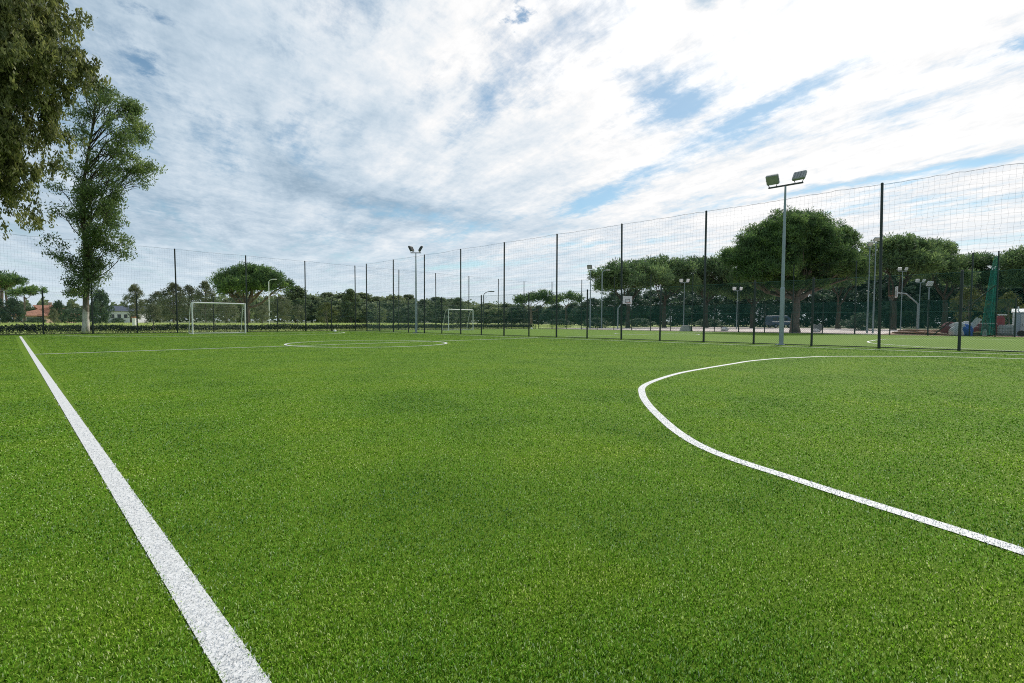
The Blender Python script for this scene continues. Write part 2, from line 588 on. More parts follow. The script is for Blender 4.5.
VL, VR, UG, UN, UC, VCC = .38, 20.04, 35.92, -1.58, 17.17, 9.79
lin = lambda a, b, n=30: np.linspace(a, b, n)
line('touchline_marking', lin((VL, UN), (VL, UG), 60), .004)
line('touchline_marking', lin((VR, UN), (VR, UG), 60), .004)
line('goal_line_marking', lin((VL + .05, UG), (VR - .05, UG)), .008)
line('goal_line_marking', lin((VL + .05, UN), (VR - .05, UN)), .008)
line('halfway_line_marking', lin((VL + .05, UC), (VR - .05, UC)), .008)
th = np.linspace(0, 2 * math.pi, 72, endpoint=False)
line('centre_circle_marking', np.stack([VCC + 3 * np.cos(th), UC + 3 * np.sin(th)], 1), .012, closed=True)
D = cr([(2.1, UN + .03), (2.32, -1.0), (2.72, -.15), (3.02, .6), (3.42, 1.4), (4.32, 2.2), (5.37, 2.93), (6.3, 3.37), (7.9, 3.68), (9.2, 3.74), (10.85, 3.74),
        (11.9, 3.72), (13.2, 3.5), (13.95, 3.22), (15.0, 2.8), (16.2, 1.75), (16.97, .91), (17.47, 0.0), (17.66, -.6), (17.75, UN + .03)])
line('goal_area_marking', D, .004)
D2 = D.copy(); D2[:, 1] = 2 * UC - D2[:, 1]
line('goal_area_marking', D2, .004)
# the second pitch
V2L, V2R = 22.35, 44.4
line('touchline_marking', lin((V2L, 0), (V2L, UG), 40), .004)
line('touchline_marking', lin((V2R, 0), (V2R, UG), 40), .004)
line('halfway_line_marking', lin((V2L + .05, UC), (V2R - .05, UC)), .008)
line('goal_line_marking', lin((V2L + .05, UG), (V2R - .05, UG)), .008)
line('centre_circle_marking', np.stack([33.4 + 3 * np.cos(th), UC + 3 * np.sin(th)], 1), .012, closed=True)
D3 = D.copy(); D3[:, 0] += 20.4
line('goal_area_marking', D3, .004)


# ------------------------------------------------------------------ turf fibres
def line_dist(P):
    best = np.full(len(P), 9.0)
    for pl, w in LINES:
        lo, hi = pl.min(0) - .3, pl.max(0) + .3
        idx = np.where((P[:, 0] > lo[0]) & (P[:, 0] < hi[0]) & (P[:, 1] > lo[1]) & (P[:, 1] < hi[1]))[0]
        if len(idx) == 0: continue
        Q = P[idx]
        d = np.full(len(idx), 9.0)
        for a, b in zip(pl[:-1], pl[1:]):
            ab = b - a
            t = np.clip(((Q - a) @ ab) / (ab @ ab), 0, 1)
            e = np.hypot(*(Q - a - t[:, None] * ab).T) - w / 2
            d = np.minimum(d, e)
        best[idx] = np.minimum(best[idx], d)
    return best


def fibres():
    tot = 1800000
    # radius distribution: density ~ r^-1.3 between .5 and 17 m
    rr = np.linspace(.45, 44, 900)
    wgt = rr ** (-1.5) * rr
    cdf = np.cumsum(wgt); cdf /= cdf[-1]
    r = np.interp(R.random(tot), cdf, rr)
    a = YAW + R.uniform(-1.0, 1.0, tot)
    P = np.stack([r * np.sin(a), r * np.cos(a)], 1)
    ok = (P[:, 0] > -3) & (P[:, 0] < VF - .1) & (P[:, 1] > U0) & (P[:, 1] < UE - .2)
    P, r = P[ok], r[ok]
    ld = line_dist(P)
    white = ld + R.normal(.004, .0075, len(P)) < 0
    keep = white | (ld > np.clip((r - 4) * .009, -1, .14))
    P, r, white = P[keep], r[keep], white[keep]
    for name, sel, m in (('turf_fibres', ~white, M['blade']), ('line_fibres', white, M['line_blade'])):
        p, q = P[sel], r[sel]
        n = len(p)
        h = .0086 * R.uniform(.5, 1.3, n) * np.clip(1.2 - q / 13, .45, 1)
        if name == 'line_fibres': h *= 1.05
        w = np.maximum(.0025, q * .00118) * R.uniform(.6, 1.4, n)
        az = R.uniform(0, 2 * math.pi, n)
        az = np.where(R.random(n) < .2, R.normal(2.4, .7, n), az)
        lean = np.radians(R.uniform(5, 62, n))
        dx, dy = np.cos(az), np.sin(az)
        sx, sy = -dy, dx
        b = np.stack([p[:, 0], p[:, 1], np.zeros(n)], 1)
        side = np.stack([sx, sy, np.zeros(n)], 1) * (w / 2)[:, None]
        tw = np.stack([dx, dy, np.zeros(n)], 1) * (R.uniform(-.4, .4, n) * w)[:, None]
        midp = b + np.stack([dx * np.sin(lean * .45) * h * .6, dy * np.sin(lean * .45) * h * .6, np.cos(lean * .45) * h * .6], 1)
        tip = midp + np.stack([dx * np.sin(lean) * h * .75, dy * np.sin(lean) * h * .75, np.cos(lean) * h * .55], 1)
        V = np.stack([b - side, b + side, midp + side * .9 + tw, midp - side * .9 - tw, tip], 1).reshape(-1, 3)
        o = (np.arange(n) * 5)[:, None]
        quads = o + np.array([[0, 1, 2, 3]])
        tris = o + np.array([[3, 2, 4]])
        t = np.clip(R.beta(1.3, 1.5, n) * .95, 0, 1)
        t = np.where(R.random(n) < .06, R.uniform(.9, 1.0, n), t)
        me = mesh_np(name, V, [quads, tris], {'tint': np.repeat(t, 5)})
        ob = link(name, me, m)
        tag(ob, 'short green artificial turf fibres covering the pitch' if name == 'turf_fibres' else 'short white turf fibres forming the pitch lines',
            'turf' if name == 'turf_fibres' else 'turf line', kind='stuff')


fibres()


# ------------------------------------------------------------------ fences
def fence(name, A, step, n, kinds, label, low=HS, high=HT, net=True, net_cell=.14, cell=.075, wr=.0021, skip=(), first_tall=None):
    """posts from A every step (2-vector); kinds: string of t / s"""
    A = np.array(A, float); step = np.array(step, float)
    ln = np.linalg.norm(step); d = step / ln
    root = empty(name, (A[0], A[1], 0), label=label, cat='fence')
    def loc(s, z): return np.array([d[0] * s, d[1] * s, z])
    tall_me = MB().tube([(0, 0, 0), (0, 0, high)], [.047, .043], 10).tube([(0, 0, high), (0, 0, high + .03)], [.049, .025], 10).mesh('tall_post')
    short_me = MB().tube([(0, 0, 0), (0, 0, low + .04)], [.041, .039], 10).tube([(0, 0, low + .04), (0, 0, low + .07)], [.044, .02], 10).mesh('short_post')
    for k in range(n):
        t = kinds[k % len(kinds)] == 't'
        o = link('tall_post' if t else 'short_post', tall_me if t else short_me, None, root)
        o.location = loc(k * ln, 0)
        o.rotation_euler = (math.radians(R.normal(0, .25)), math.radians(R.normal(0, .25)), R.uniform(0, 6))
    tall_me.materials.append(M['green_metal']); short_me.materials.append(M['green_metal'])
    Ltot = (n - 1) * ln
    # chain link diamonds
    k = np.arange(-int(low / cell) - 1, int(Ltot / cell) + 1) * cell
    P, Q = [], []
    for sgn in (1, -1):
        for s in k:
            a0, a1 = s, s + low
            lo_t = max(0, -a0 / low if a0 < 0 else 0); hi_t = min(1, (Ltot - a0) / low)
            if hi_t <= lo_t: continue
            z0, z1 = (lo_t * low, hi_t * low) if sgn > 0 else (low - lo_t * low, low - hi_t * low)
            P.append(loc(a0 + lo_t * low, max(z0, .015))); Q.append(loc(a0 + hi_t * low, max(z1, .015)))
    wires('chain_link_mesh', P, Q, wr, M['wire'], root)
    # straining wires
    for z in (.04, low * .5, low - .01):
        MB().tube([loc(i * ln, z) for i in range(n)], .0045, 4).build('straining_wire', M['wire'], root)
    MB().tube([loc(0, .03), loc(Ltot, .03)], .018, 6).build('base_strip', M['green_metal'], root)  # thin dark strip along the foot of the fence
    if net:
        nx, nz_ = int(Ltot / net_cell), int((high - low + .05) / net_cell)
        xs = np.linspace(0, Ltot, nx + 1); zs = np.linspace(low - .02, high - .02, nz_ + 1)
        X, Z = np.meshgrid(xs, zs)
        X = X + R.normal(0, .012, X.shape); Z = Z + R.normal(0, .010, Z.shape)
        sag = -.02 * np.sin(np.pi * ((X / (2 * ln)) % 1.0)) ** 2 * ((Z - low) / (high - low))
        Z = Z + sag
        O = R.normal(0, .012, X.shape) + .03 * np.sin(X * .9 + 1)[...]
        nrm = np.array([-d[1], d[0]])
        G = np.stack([d[0] * X + nrm[0] * O, d[1] * X + nrm[1] * O, Z], -1)
        P = np.concatenate([G[:, :-1].reshape(-1, 3), G[:-1].reshape(-1, 3)])
        Q = np.concatenate([G[:, 1:].reshape(-1, 3), G[1:].reshape(-1, 3)])
        wires('ball_net', P, Q, .0016, M['cord'], root)
        MB().tube(G[-1] + np.array([0, 0, .012]), .0045, 4).build('top_cable', M['cord'], root)
    return root, loc, d


# end fence behind the goals
eA = 1.40 - 3 * 2.23
kE = ''.join('t' if k % 2 == 0 else 's' for k in range(26))
nE = 24
fE, locE, dE = fence('end_fence', (eA, UE), (2.23, 0), nE, kE, 'tall dark green net fence running behind the goals in front of the low hedge', wr=.0016)
MB().tube([np.array([-.15 - eA, 0, 1.5]) + np.array([-1.3, 0, 1.45]), np.array([1.16 - eA, 0, .02])], .022, 8).build('brace', M['green_metal'], fE)
MB().tube([np.array([26.2 - eA, .05, 2.4]), np.array([28.0 - eA, .05, .02])], .022, 8).build('brace', M['green_metal'], fE)
MB().tube([(VF + .25 - eA, .04, 2.5), (VF + 2.1 - eA, .04, .02)], .022, 8).build('brace', M['green_metal'], fE)
MB().tube([(VF - .25 - eA, .04, 2.5), (VF - 2.1 - eA, .04, .02)], .022, 8).build('brace', M['green_metal'], fE)
# fence between the two pitches: posts every 2.085 m from the corner
kB = {0: 't'}
us = [0.37 + 2.0855 * i for i in range(-2, 19)]
talls = [2.50, 8.71, 12.87, 17.05, 21.23, 25.37, 29.57, 33.74, 37.9]
kinds = ''.join('t' if min(abs(u - t) for t in talls) < .4 or i == 0 else 's' for i, u in enumerate(us))
fB, locB, dB = fence('touchline_fence', (VF, us[0]), (0, 2.0855), len(us), kinds, 'nearest tall net fence dividing the two green pitches, along the right touchline',
                     net_cell=.145, cell=.07)
# far side fence of the second pitch
usC = [-1.05 + (2.22 if i else 0) * 0 for i in range(1)]
fC, locC, dC = fence('far_side_fence', (VC, -1.90), (0, 2.205), 20, 'stsststststststststs', 'green net fence along the far side of the second pitch, before the court', wr=.0042)
MB().tube([(-.3, 1.0, 3.5), (-.3, 4.1, .03)], .032, 8).build('brace', M['green_metal'], fC)


def curtain():
    root = empty('net_curtain', (VC - .02, -.97, 0), label='bunched teal green netting hanging from the tall post beside the red things', cat='netting')
    n, m = 90, 14
    V, Fc = [], []
    for j in range(m + 1):
        t = j / m
        z = .1 + 5.35 * t
        wd = .55 * (1 - t) ** .7 + .16
        for i in range(n + 1):
            s = i / n
            pl = (.05 + .10 * (1 - t)) * math.sin(s * 40 + 2.5 * math.sin(s * 9) + t * 1.2)
            V.append((pl, .02 + s * wd, z))
    for j in range(m):
        for i in range(n):
            a = j * (n + 1) + i
            Fc.append((a, a + 1, a + n + 2, a + n + 1))
    MB().add(V, Fc).build('netting', M['curtain'], root, True)
    MB().tube([(0.02, 0, 0), (0.02, 0, 5.8)], .04, 10).build('tall_post', M['green_metal'], root)
    return root


def thin_net_mat():
    m, nt, out = mat('gathered_green_net')
    tc = N(nt, 'ShaderNodeTexCoord')
    d = N(nt, 'ShaderNodeBsdfPrincipled', inp={'Base Color': (.02, .19, .15, 1), 'Roughness': .8})
    t = N(nt, 'ShaderNodeBsdfTranslucent', inp={'Color': (.03, .26, .21, 1)})
    mx = N(nt, 'ShaderNodeMixShader', inp={0: .5})
    tr = N(nt, 'ShaderNodeBsdfTransparent')
    nz = N(nt, 'ShaderNodeTexNoise', inp={'Scale': 60, 'Detail': 2})
    nt.links.new(tc.outputs['Object'], nz.inputs['Vector'])
    rp = ramp(nt, [(.42, .0), (.46, .85)])
    nt.links.new(nz.outputs[0], rp.inputs[0])
    m2 = N(nt, 'ShaderNodeMixShader')
    nt.links.new(d.outputs[0], mx.inputs[1]); nt.links.new(t.outputs[0], mx.inputs[2])
    nt.links.new(rp.outputs[0], m2.inputs[0])
    nt.links.new(tr.outputs[0], m2.inputs[1]); nt.links.new(mx.outputs[0], m2.inputs[2])
    nt.links.new(m2.outputs[0], out.inputs[0])
    return m


M['curtain'] = thin_net_mat()
curtain()


# ------------------------------------------------------------------ goals
def goal(name, v0, v1, u, label, s=1.0):
    root = empty(name, (v0, u, 0), label=label, cat='goal')
    w = v1 - v0
    r = .042
    for x in (0, w):
        MB().tube([(x, 0, 0), (x, 0, 2.0 + r)], r, 12).build('goalpost', M['goal_white'], root)
    MB().tube([(r, 0, 2.0), (w - r, 0, 2.0)], r * .99, 12).build('crossbar', M['goal_white'], root)
    for x in (0, w):
        MB().tube([(x, .03, 1.96), (x, .35, 1.95), (x, .55, 1.6), (x, .95, .05)], .019, 8).build('back_stay', M['goal_white'], root)
        MB().tube([(x, .03, .03), (x, .95, .03)], .019, 8).build('ground_bar', M['goal_white'], root)
    MB().tube([(0, .95, .03), (w, .95, .03)], .019, 8).build('ground_bar', M['goal_white'], root)
    prof = [(.03, 2.0), (.35, 1.93), (.55, 1.58), (.75, .85), (.93, .06)]
    pr = []
    for a, b in zip(prof[:-1], prof[1:]):
        k = max(1, int(math.hypot(b[0] - a[0], b[1] - a[1]) / .11))
        for i in range(k):
            pr.append((a[0] + (b[0] - a[0]) * i / k, a[1] + (b[1] - a[1]) * i / k))
    pr.append(prof[-1])
    nx = int(w / .11)
    G = np.array([[(w * i / nx, y + .03 * math.sin(i * .7 + j), z) for i in range(nx + 1)] for j, (y, z) in enumerate(pr)])
    P = np.concatenate([G[:, :-1].reshape(-1, 3), G[:-1].reshape(-1, 3)])
    Q = np.concatenate([G[:, 1:].reshape(-1, 3), G[1:].reshape(-1, 3)])
    for x in (0.0, w):
        for j in range(0, len(pr)):
            P = np.vstack([P, [(x, .03, pr[j][1])]]); Q = np.vstack([Q, [(x, pr[j][0], pr[j][1])]])
    wires('goal_net', P, Q, .0022, M['goal_net'], root)
    return root


goal('goal', 8.07, 11.15, UG, 'white five-a-side goal with net at the far end of the near pitch')
goal('goal', 28.74, 31.82, UG, 'smaller looking white goal on the second pitch behind the dividing fence')


# ------------------------------------------------------------------ lamps
def head_mb(face, tilt, w=.50, h=.42, t=.13):
    """box floodlight facing `face` (angle), top leaning towards the face"""
    Mr = Matrix.Rotation(face, 3, 'Z') @ Matrix.Rotation(tilt, 3, 'Y')
    body = MB().box((0, 0, 0), (t, w, h), M=Mr, bev=.03)
    fin = body
    for k in range(4):
        c = np.array(Mr @ Vector((-t * .5 - .005, (k - 1.5) * w * .22, 0)))
        fin.box(c, (.05, .02, h * .7), M=Mr)
    gl = MB().box(np.array(Mr @ Vector((t / 2 + .004, 0, 0))), (.008, w * .88, h * .84), M=Mr)
    return body, gl


def floodlight(name, pos, hgt, arm_dir, half, label, faces, r0=.075, step=2.25, pole_m='galv', head_m='head_metal', sc=1.0, tilt=.62, group=None, base=None):
    root = empty(name, (pos[0], pos[1], 0), label=label, cat='floodlight', group=group)
    if step:
        MB().tube([(0, 0, 0), (0, 0, step), (0, 0, step + .05), (0, 0, hgt * .68), (0, 0, hgt)], [r0, r0, r0 * .72, r0 * .66, r0 * .42], 14).build('pole', M[pole_m], root, False)
        MB().box((0, 0, .012), (r0 * 4, r0 * 4, .024)).build('base_plate', M[pole_m], root)
    else:
        MB().tube([(0, 0, 0), (0, 0, hgt)], [r0, r0 * .55], 12).build('pole', M[pole_m], root)
    a = np.array([math.cos(arm_dir), math.sin(arm_dir), 0.0])
    if half > 0:
        MB().box((0, 0, hgt + .03), (2 * half, .06, .06), rz=arm_dir, bev=.008).build('crossarm', M['dark_metal' if head_m != 'pale_head' else pole_m], root)
    for k, (off, face) in enumerate(faces):
        c = a * off * half * .74
        body, gl = head_mb(face, tilt, .46 * sc, .40 * sc, .13 * sc)
        lean = np.array([math.cos(face), math.sin(face), 0]) * .06 * sc
        cz = np.array([c[0], c[1], hgt + .06 + .27 * sc]) + lean
        hb = body.build('lamp_head', M[head_m], root)
        hb.location = cz
        gl.build('lens', M['lens' if head_m != 'pale_head' else 'pale_lens'], hb)
        side = np.array([-math.sin(face), math.cos(face), 0])
        for s_ in (-1, 1):
            MB().tube([c + side * s_ * .12 * sc + np.array([0, 0, hgt + .05]), cz + side * s_ * .24 * sc], .014 * sc, 6).build('yoke_arm', M['dark_metal'], root)
    return root


PI = math.pi
CAMF = math.atan2(-cY, -sY)


def facing(px):
    return -(YAW + math.atan((px - 512) / F))


floodlight('floodlight', (VF + .02, 5.60), 6.28, PI / 2, .62, 'nearest grey floodlight pole with two lamp heads, standing before the big pine', [(1, PI), (-1, -.1)], .085)
floodlight('floodlight', (VF + .02, 30.65), 6.0, -YAW, .40, 'dark twin-headed floodlight pole left of the second goal', [(-1, PI - YAW - .35), (1, -YAW + .35)], .085, sc=1.05, tilt=.5, head_m='dark_metal')
p = foot(590, 66)
floodlight('floodlight', p, zof(590, 270.5, 66), -.3, .5, 'dark single-headed floodlight pole beside the flat-topped pines', [(-.4, PI + .3)], .10, None, sc=1.45, head_m='dark_metal', tilt=.4)
GP = 'court floodlights'
for px, d, ytop, lab, hs in [(683.5, 60, 283, 'pale twin-headed court floodlight behind the grey concrete block', 2),
                             (736.5, 63, 291, 'small pale twin-headed court floodlight just left of the big pine trunk', 2),
                             (867, 43.2, 247.5, 'tall court floodlight with one wide head, shorter of the close pair', 1),
                             (872.8, 43.2, 243, 'tall court floodlight with one wide head, taller of the close pair', 1),
                             (900.5, 55, 271.5, 'pale twin-headed court floodlight behind the side-on backboard', 2),
                             (918.5, 58, 283, 'pale twin-headed court floodlight rising behind the hoop post', 2),
                             (927.5, 60, 287.5, 'pale single-headed court floodlight right of the hoop post', 1)]:
    h_ = zof(px, ytop, d)
    sc = d / 43 * .68
    if hs == 2:
        floodlight('court_floodlight', foot(px, d), h_, -YAW, .55 * sc, lab, [(-1, CAMF - .35), (1, CAMF + .35)], .055 * sc, None, head_m='pale_head', sc=sc * .95, tilt=.35, group=GP)
    else:
        floodlight('court_floodlight', foot(px, d), h_, -YAW, .3 * sc if d < 50 else .25, lab, [(0, CAMF)], .075 if d < 50 else .09, None, head_m='pale_head', sc=1.0 if d < 50 else 1.5, tilt=.7 if d < 50 else .4, group=GP)


def street_lamp(px, d, ytop, arm, label, pole='galv', r=.05, head='pale_head'):
    b = foot(px, d); h_ = zof(px, ytop, d)
    root = empty('street_lamp', b, label=label, cat='lamp')
    a = LATX * arm
    pts = [(0, 0, 0), (0, 0, h_ - abs(arm) * .45)]
    for k in range(1, 6):
        t = k / 5
        pts.append(tuple(a * (1 - math.cos(t * PI / 2)) * .7 + np.array([0, 0, h_ - abs(arm) * .45 * (1 - math.sin(t * PI / 2))])))
    MB().tube(pts, [r] * 2 + [r * .7] * 5, 10).build('pole', M[pole], root)
    c = np.array(pts[-1]) + a * .2
    MB().box(c, (abs(arm) * .55, .28, .12), rz=-YAW, bev=.04).build('lamp_head', M[head], root)
    return root


street_lamp(483.6, 66, 291.5, 1.25, 'curved-arm dark street lamp right of the second goal', 'dark_metal', .065, 'dark_metal')
street_lamp(269.5, 75, 279.3, 1.0, 'white lamp post with a flat head in front of the lone umbrella pine', 'goal_white', .06)
street_lamp(601.5, 66, 270, .9, 'plain pale lamp post close beside the dark single-headed floodlight', 'galv', .07)


# ------------------------------------------------------------------ basketball hoops
def hoop(px, d, bpx, bcy, label, face):
    b = foot(px, d)
    root = empty('basketball_hoop', b, label=label, cat='basketball hoop')
    bc = at(bpx, bcy, d) - b
    lat = np.array([bc[0], bc[1], 0]); ln = np.linalg.norm(lat); dr = lat / ln
    rz = math.atan2(dr[1], dr[0])
    MB().tube([(0, 0, 0), (0, 0, 2.65)], .075, 10).build('pole', M['galv'], root)
    MB().tube([(0, 0, 2.55), tuple(dr * ln * .55 + np.array([0, 0, bc[2] - .15])), tuple(dr * (ln - .05) + np.array([0, 0, bc[2] - .1]))], .06, 8).build('arm', M['galv'], root)
    bb = MB().box(bc, (.05, 1.25, .95), rz=rz + face, bev=.01).build('backboard', M['board'], root)
    n = np.array([math.cos(rz + face), math.sin(rz + face), 0])
    s = np.array([-n[1], n[0], 0])
    q = bc + n * .033 + np.array([0, 0, -.12])
    V = []
    for a_, b_ in ((.30, .23), (.25, .18)):
        for sx, sz in ((-1, -1), (1, -1), (1, 1), (-1, 1)):
            V.append(q + s * a_ * sx + np.array([0, 0, b_ * sz]))
    V += [v_ + n * .006 for v_ in V]
    Fq = []
    for k in range(4):
        k2 = (k + 1) % 4
        Fq += [(8 + k, 8 + k2, 12 + k2, 12 + k), (k, 4 + k, 4 + k2, k2), (k, k2, 8 + k2, 8 + k), (4 + k, 12 + k, 12 + k2, 4 + k2)]
    sq = MB().add(V, Fq)
    sq.build('target_square', M['dark_metal'], bb)
    c = bc + n * .35 + np.array([0, 0, -.33])
    rg = [tuple(c + .23 * (math.cos(t) * n + math.sin(t) * s)) for t in np.linspace(0, 2 * PI, 17)]
    MB().tube(rg, .014, 6).build('rim', M['rust'], root)
    P, Q = [], []
    for k in range(12):
        t, t2 = 2 * PI * k / 12, 2 * PI * (k + .5) / 12
        P.append(c + .22 * (math.cos(t) * n + math.sin(t) * s)); Q.append(c + .13 * (math.cos(t2) * n + math.sin(t2) * s) + np.array([0, 0, -.4]))
    wires('hoop_net', P, Q, .006, M['goal_net'], root)


M['board'] = surf('white_backboard', (.55, .58, .60), (.66, .69, .70), 3, .4)
M['rust'] = surf('orange_rim', (.35, .10, .03), (.45, .13, .04), 3, .5)
hoop(617.6, 60, 627.5, 300, 'basketball hoop whose white backboard faces the pitch, in front of the flat-topped pines', -PI / 2 + .25)
hoop(917.2, 42.3, 896.5, 292, 'basketball hoop seen from the side with its backboard edge-on, right of the big pine', -.55)


# ------------------------------------------------------------------ foliage builders
def leaf_quads(C, nrm_bias, length, width, droop, tint, rng=R, shape='quad'):
    """leaf quads at centres C; droop: preferred long-axis direction (n,3) or None"""
    n = len(C)
    if droop is None:
        ax = rng.normal(size=(n, 3))
    else:
        ax = droop + rng.normal(size=(n, 3)) * nrm_bias
    ax /= np.linalg.norm(ax, axis=1)[:, None] + 1e-9
    b = np.cross(ax, rng.normal(size=(n, 3)))
    b /= np.linalg.norm(b, axis=1)[:, None] + 1e-9
    L = (length * rng.uniform(.65, 1.35, n))[:, None]; W = (width * rng.uniform(.65, 1.35, n))[:, None]
    V = np.stack([C - ax * L / 2, C + b * W / 2, C + ax * L / 2, C - b * W / 2], 1).reshape(-1, 3)
    f = (np.arange(n) * 4)[:, None] + np.array([[0, 1, 2, 3]])
    return V, f, np.repeat(tint, 4)


class Leaves:
    def __init__(s): s.V, s.F, s.T, s.n = [], [], [], 0

    def add(s, V, f, t):
        s.V.append(V); s.F.append(f + s.n); s.T.append(t); s.n += len(V)

    def mesh(s, name):
        return mesh_np(name, np.concatenate(s.V), [np.concatenate(s.F)], {'tint': np.clip(np.concatenate(s.T), 0, 1)})


def clump(Lv, c, rad, n, length, width, droop=None, bias=.5, t0=.5, flat=1.0, rng=R, shell=.5):
    d = rng.normal(size=(n, 3)); d /= np.linalg.norm(d, axis=1)[:, None] + 1e-9
    rr = rng.random(n) ** shell
    C = np.asarray(c) + d * rr[:, None] * rad * np.array([1, 1, flat])
    if isinstance(droop, str) and droop == 'radial':
        dr = d * np.array([1, 1, 1]) + np.array([0, 0, .35])
    elif droop is not None:
        dr = np.tile(np.asarray(droop, float), (n, 1))
    else:
        dr = None
    t = t0 + rng.normal(0, .16, n)
    Lv.add(*leaf_quads(C, bias, length, width, dr, t, rng))


def bent(a, b, k=5, wob=.12, rng=R, sag=0.0):
    a, b = np.asarray(a, float), np.asarray(b, float)
    ln = np.linalg.norm(b - a)
    out = []
    ph = rng.uniform(0, 6, 3)
    for i in range(k + 1):
        t = i / k
        p = a + (b - a) * t
        p = p + wob * ln * .35 * math.sin(t * PI) * np.sin(ph + t * 4)
        p[2] += sag * math.sin(t * PI) * ln
        out.append(p)
    return out


def dome_lobe(Lv, c, rx, rz, n_cl, rc, per, length, width, rng=R, bottom=-.35, t0=.5, tspread=.2, inner=.0):
    """clumps over the upper surface of an ellipsoid (umbrella pine lobes); returns clump centres"""
    cs = []
    for _ in range(n_cl):
        while True:
            d = rng.normal(size=3); d /= np.linalg.norm(d)
            if d[2] > bottom: break
        k = rng.uniform(.62, 1.0)
        p = np.asarray(c) + d * np.array([rx, rx, rz]) * k
        cs.append(p)
        clump(Lv, p, rc * rng.uniform(.65, 1.3), per, length, width, 'radial', .55, t0 + rng.normal(0, tspread), .92, rng, .45)
    return cs


# ---- the large umbrella pine on the right
def px_lobes(base, px0, d, lobes, seed, per_m2, rc, per, length, width, deep=.9, t0=.5, shk=.85):
    """lobes given as (px, py, rpx, rpy) seen from the pitch; built as ellipsoids with their own depth"""
    rng = np.random.default_rng(seed)
    Lv = Leaves(); centres = []
    for (lx, ly, rx, ry) in lobes:
        c = at(lx, ly, d) - base
        sh = rc * shk
        mx_, mz_ = max(rx * d / F - sh, rx * d / F * .4), max(ry * d / F - sh * .75, ry * d / F * .4)
        c = c + DEPX * rng.uniform(-.45, .45) * mx_ * deep * 1.6
        n = max(7, int(per_m2 * (mx_ + sh * .5) ** 2 * 4))
        cs = dome_lobe(Lv, c, mx_, mz_, n, rc, per, length, width, rng, -.55, t0)
        centres.append((c, mx_, mz_, cs))
    return Lv, centres, rng


def pine_by_px(name, px, d, fork_py, lobes, seed, label, r0, per_m2=2.2, rc=.75, per=60, length=.34, width=.10, group=None, forks=3, tm='pine_bark', needle='needle', lean=0.0):
    b = foot(px, d)
    root = empty(name, b, label=label, cat='tree', group=group)
    Lv, ce, rng = px_lobes(b, px, d, lobes, seed, per_m2, rc, per, length, width, shk=.42 if not group else .25)
    tk = MB()
    zf = zof(px, fork_py, d)
    f0 = LATX * lean + np.array([0, 0, zf])
    tr = bent((0, 0, -.1), f0, 6, .06, rng)
    tk.tube(tr, [r0 * 1.45, r0 * 1.1, r0, r0 * .95, r0 * .92, r0 * .9, r0 * .85], 14)
    for i, (c, rx, rz, cs) in enumerate(ce):
        st = f0 * rng.uniform(.86, 1.0) if i % 2 else f0
        end = c + np.array([0, 0, -rz * .25])
        lb = bent(st, end, 6, .25, rng, -.04)
        r1 = r0 * rng.uniform(.34, .5)
        tk.tube(lb, list(np.linspace(r1, r1 * .35, len(lb))), 8)
        for q in cs[::max(1, len(cs) // 6)]:
            j = rng.integers(3, 6)
            tk.tube(bent(lb[j], q, 4, .3, rng), [r1 * .33, r1 * .26, r1 * .2, r1 * .14, r1 * .08], 5)
    tk.build('trunk', M[tm], root, True)
    link('crown', Lv.mesh('crown'), M[needle], root)
    return root


pine_by_px('umbrella_pine', 795, 45.0, 297,
           [(770, 250, 28, 24), (816, 250, 28, 24), (792, 244, 32, 25), (840, 258, 20, 20), (752, 256, 20, 18), (736, 261, 19, 12), (728, 256, 10, 8), (757, 244, 24, 20), (778, 232, 26, 19), (800, 231, 30, 20), (826, 238, 28, 20), (848, 247, 17, 18),
            (851, 237, 8, 8), (762, 268, 30, 15), (795, 262, 36, 20), (828, 264, 30, 18), (855, 262, 12, 13), (748, 277, 22, 10), (780, 282, 26, 10), (815, 281, 28, 10), (845, 276, 17, 10)],
           11, 'big umbrella pine with a thick red-brown trunk, standing just beyond the second pitch', .36, 4.6, .55, 120, .27, .06)
pine_by_px('umbrella_pine', 247.5, 90.0, 305,
           [(222, 281, 10, 8), (233, 277, 14, 10), (247, 273, 17, 10), (262, 276, 16, 9), (275, 280, 14, 8), (286, 285, 8, 7), (240, 287, 18, 8), (258, 284, 18, 8), (228, 290, 9, 6), (268, 287, 14, 6), (250, 283, 24, 8)],
           12, 'lone umbrella pine with a wide flat crown behind the near goal', .5, 1.5, 1.0, 70, .6, .13)
# pair of small flat pines at the far left
pine_by_px('umbrella_pine', 3.5, 100, 291, [(-14, 281, 16, 6), (3, 279, 16, 6), (20, 282, 11, 5), (-5, 284, 12, 4)], 13, 'flat-topped pine with two bare trunks at the far left edge, upper of two crowns', .3, .9, 1.0, 60, .7, .16)
pine_by_px('umbrella_pine', 25.5, 96, 297, [(21, 291, 10, 4), (32, 290, 9, 4), (14, 293, 5, 3)], 14, 'small flat pine over the red-roofed house, lower of two left crowns', .16, 1.1, .9, 60, .6, .14)
pine_by_px('umbrella_pine', 6.8, 101, 289, [(5, 286, 6, 4), (-4, 287, 6, 4)], 15, 'short pine with a yellowish tuft under the far left flat crown', .2, 1.0, .9, 50, .6, .14)
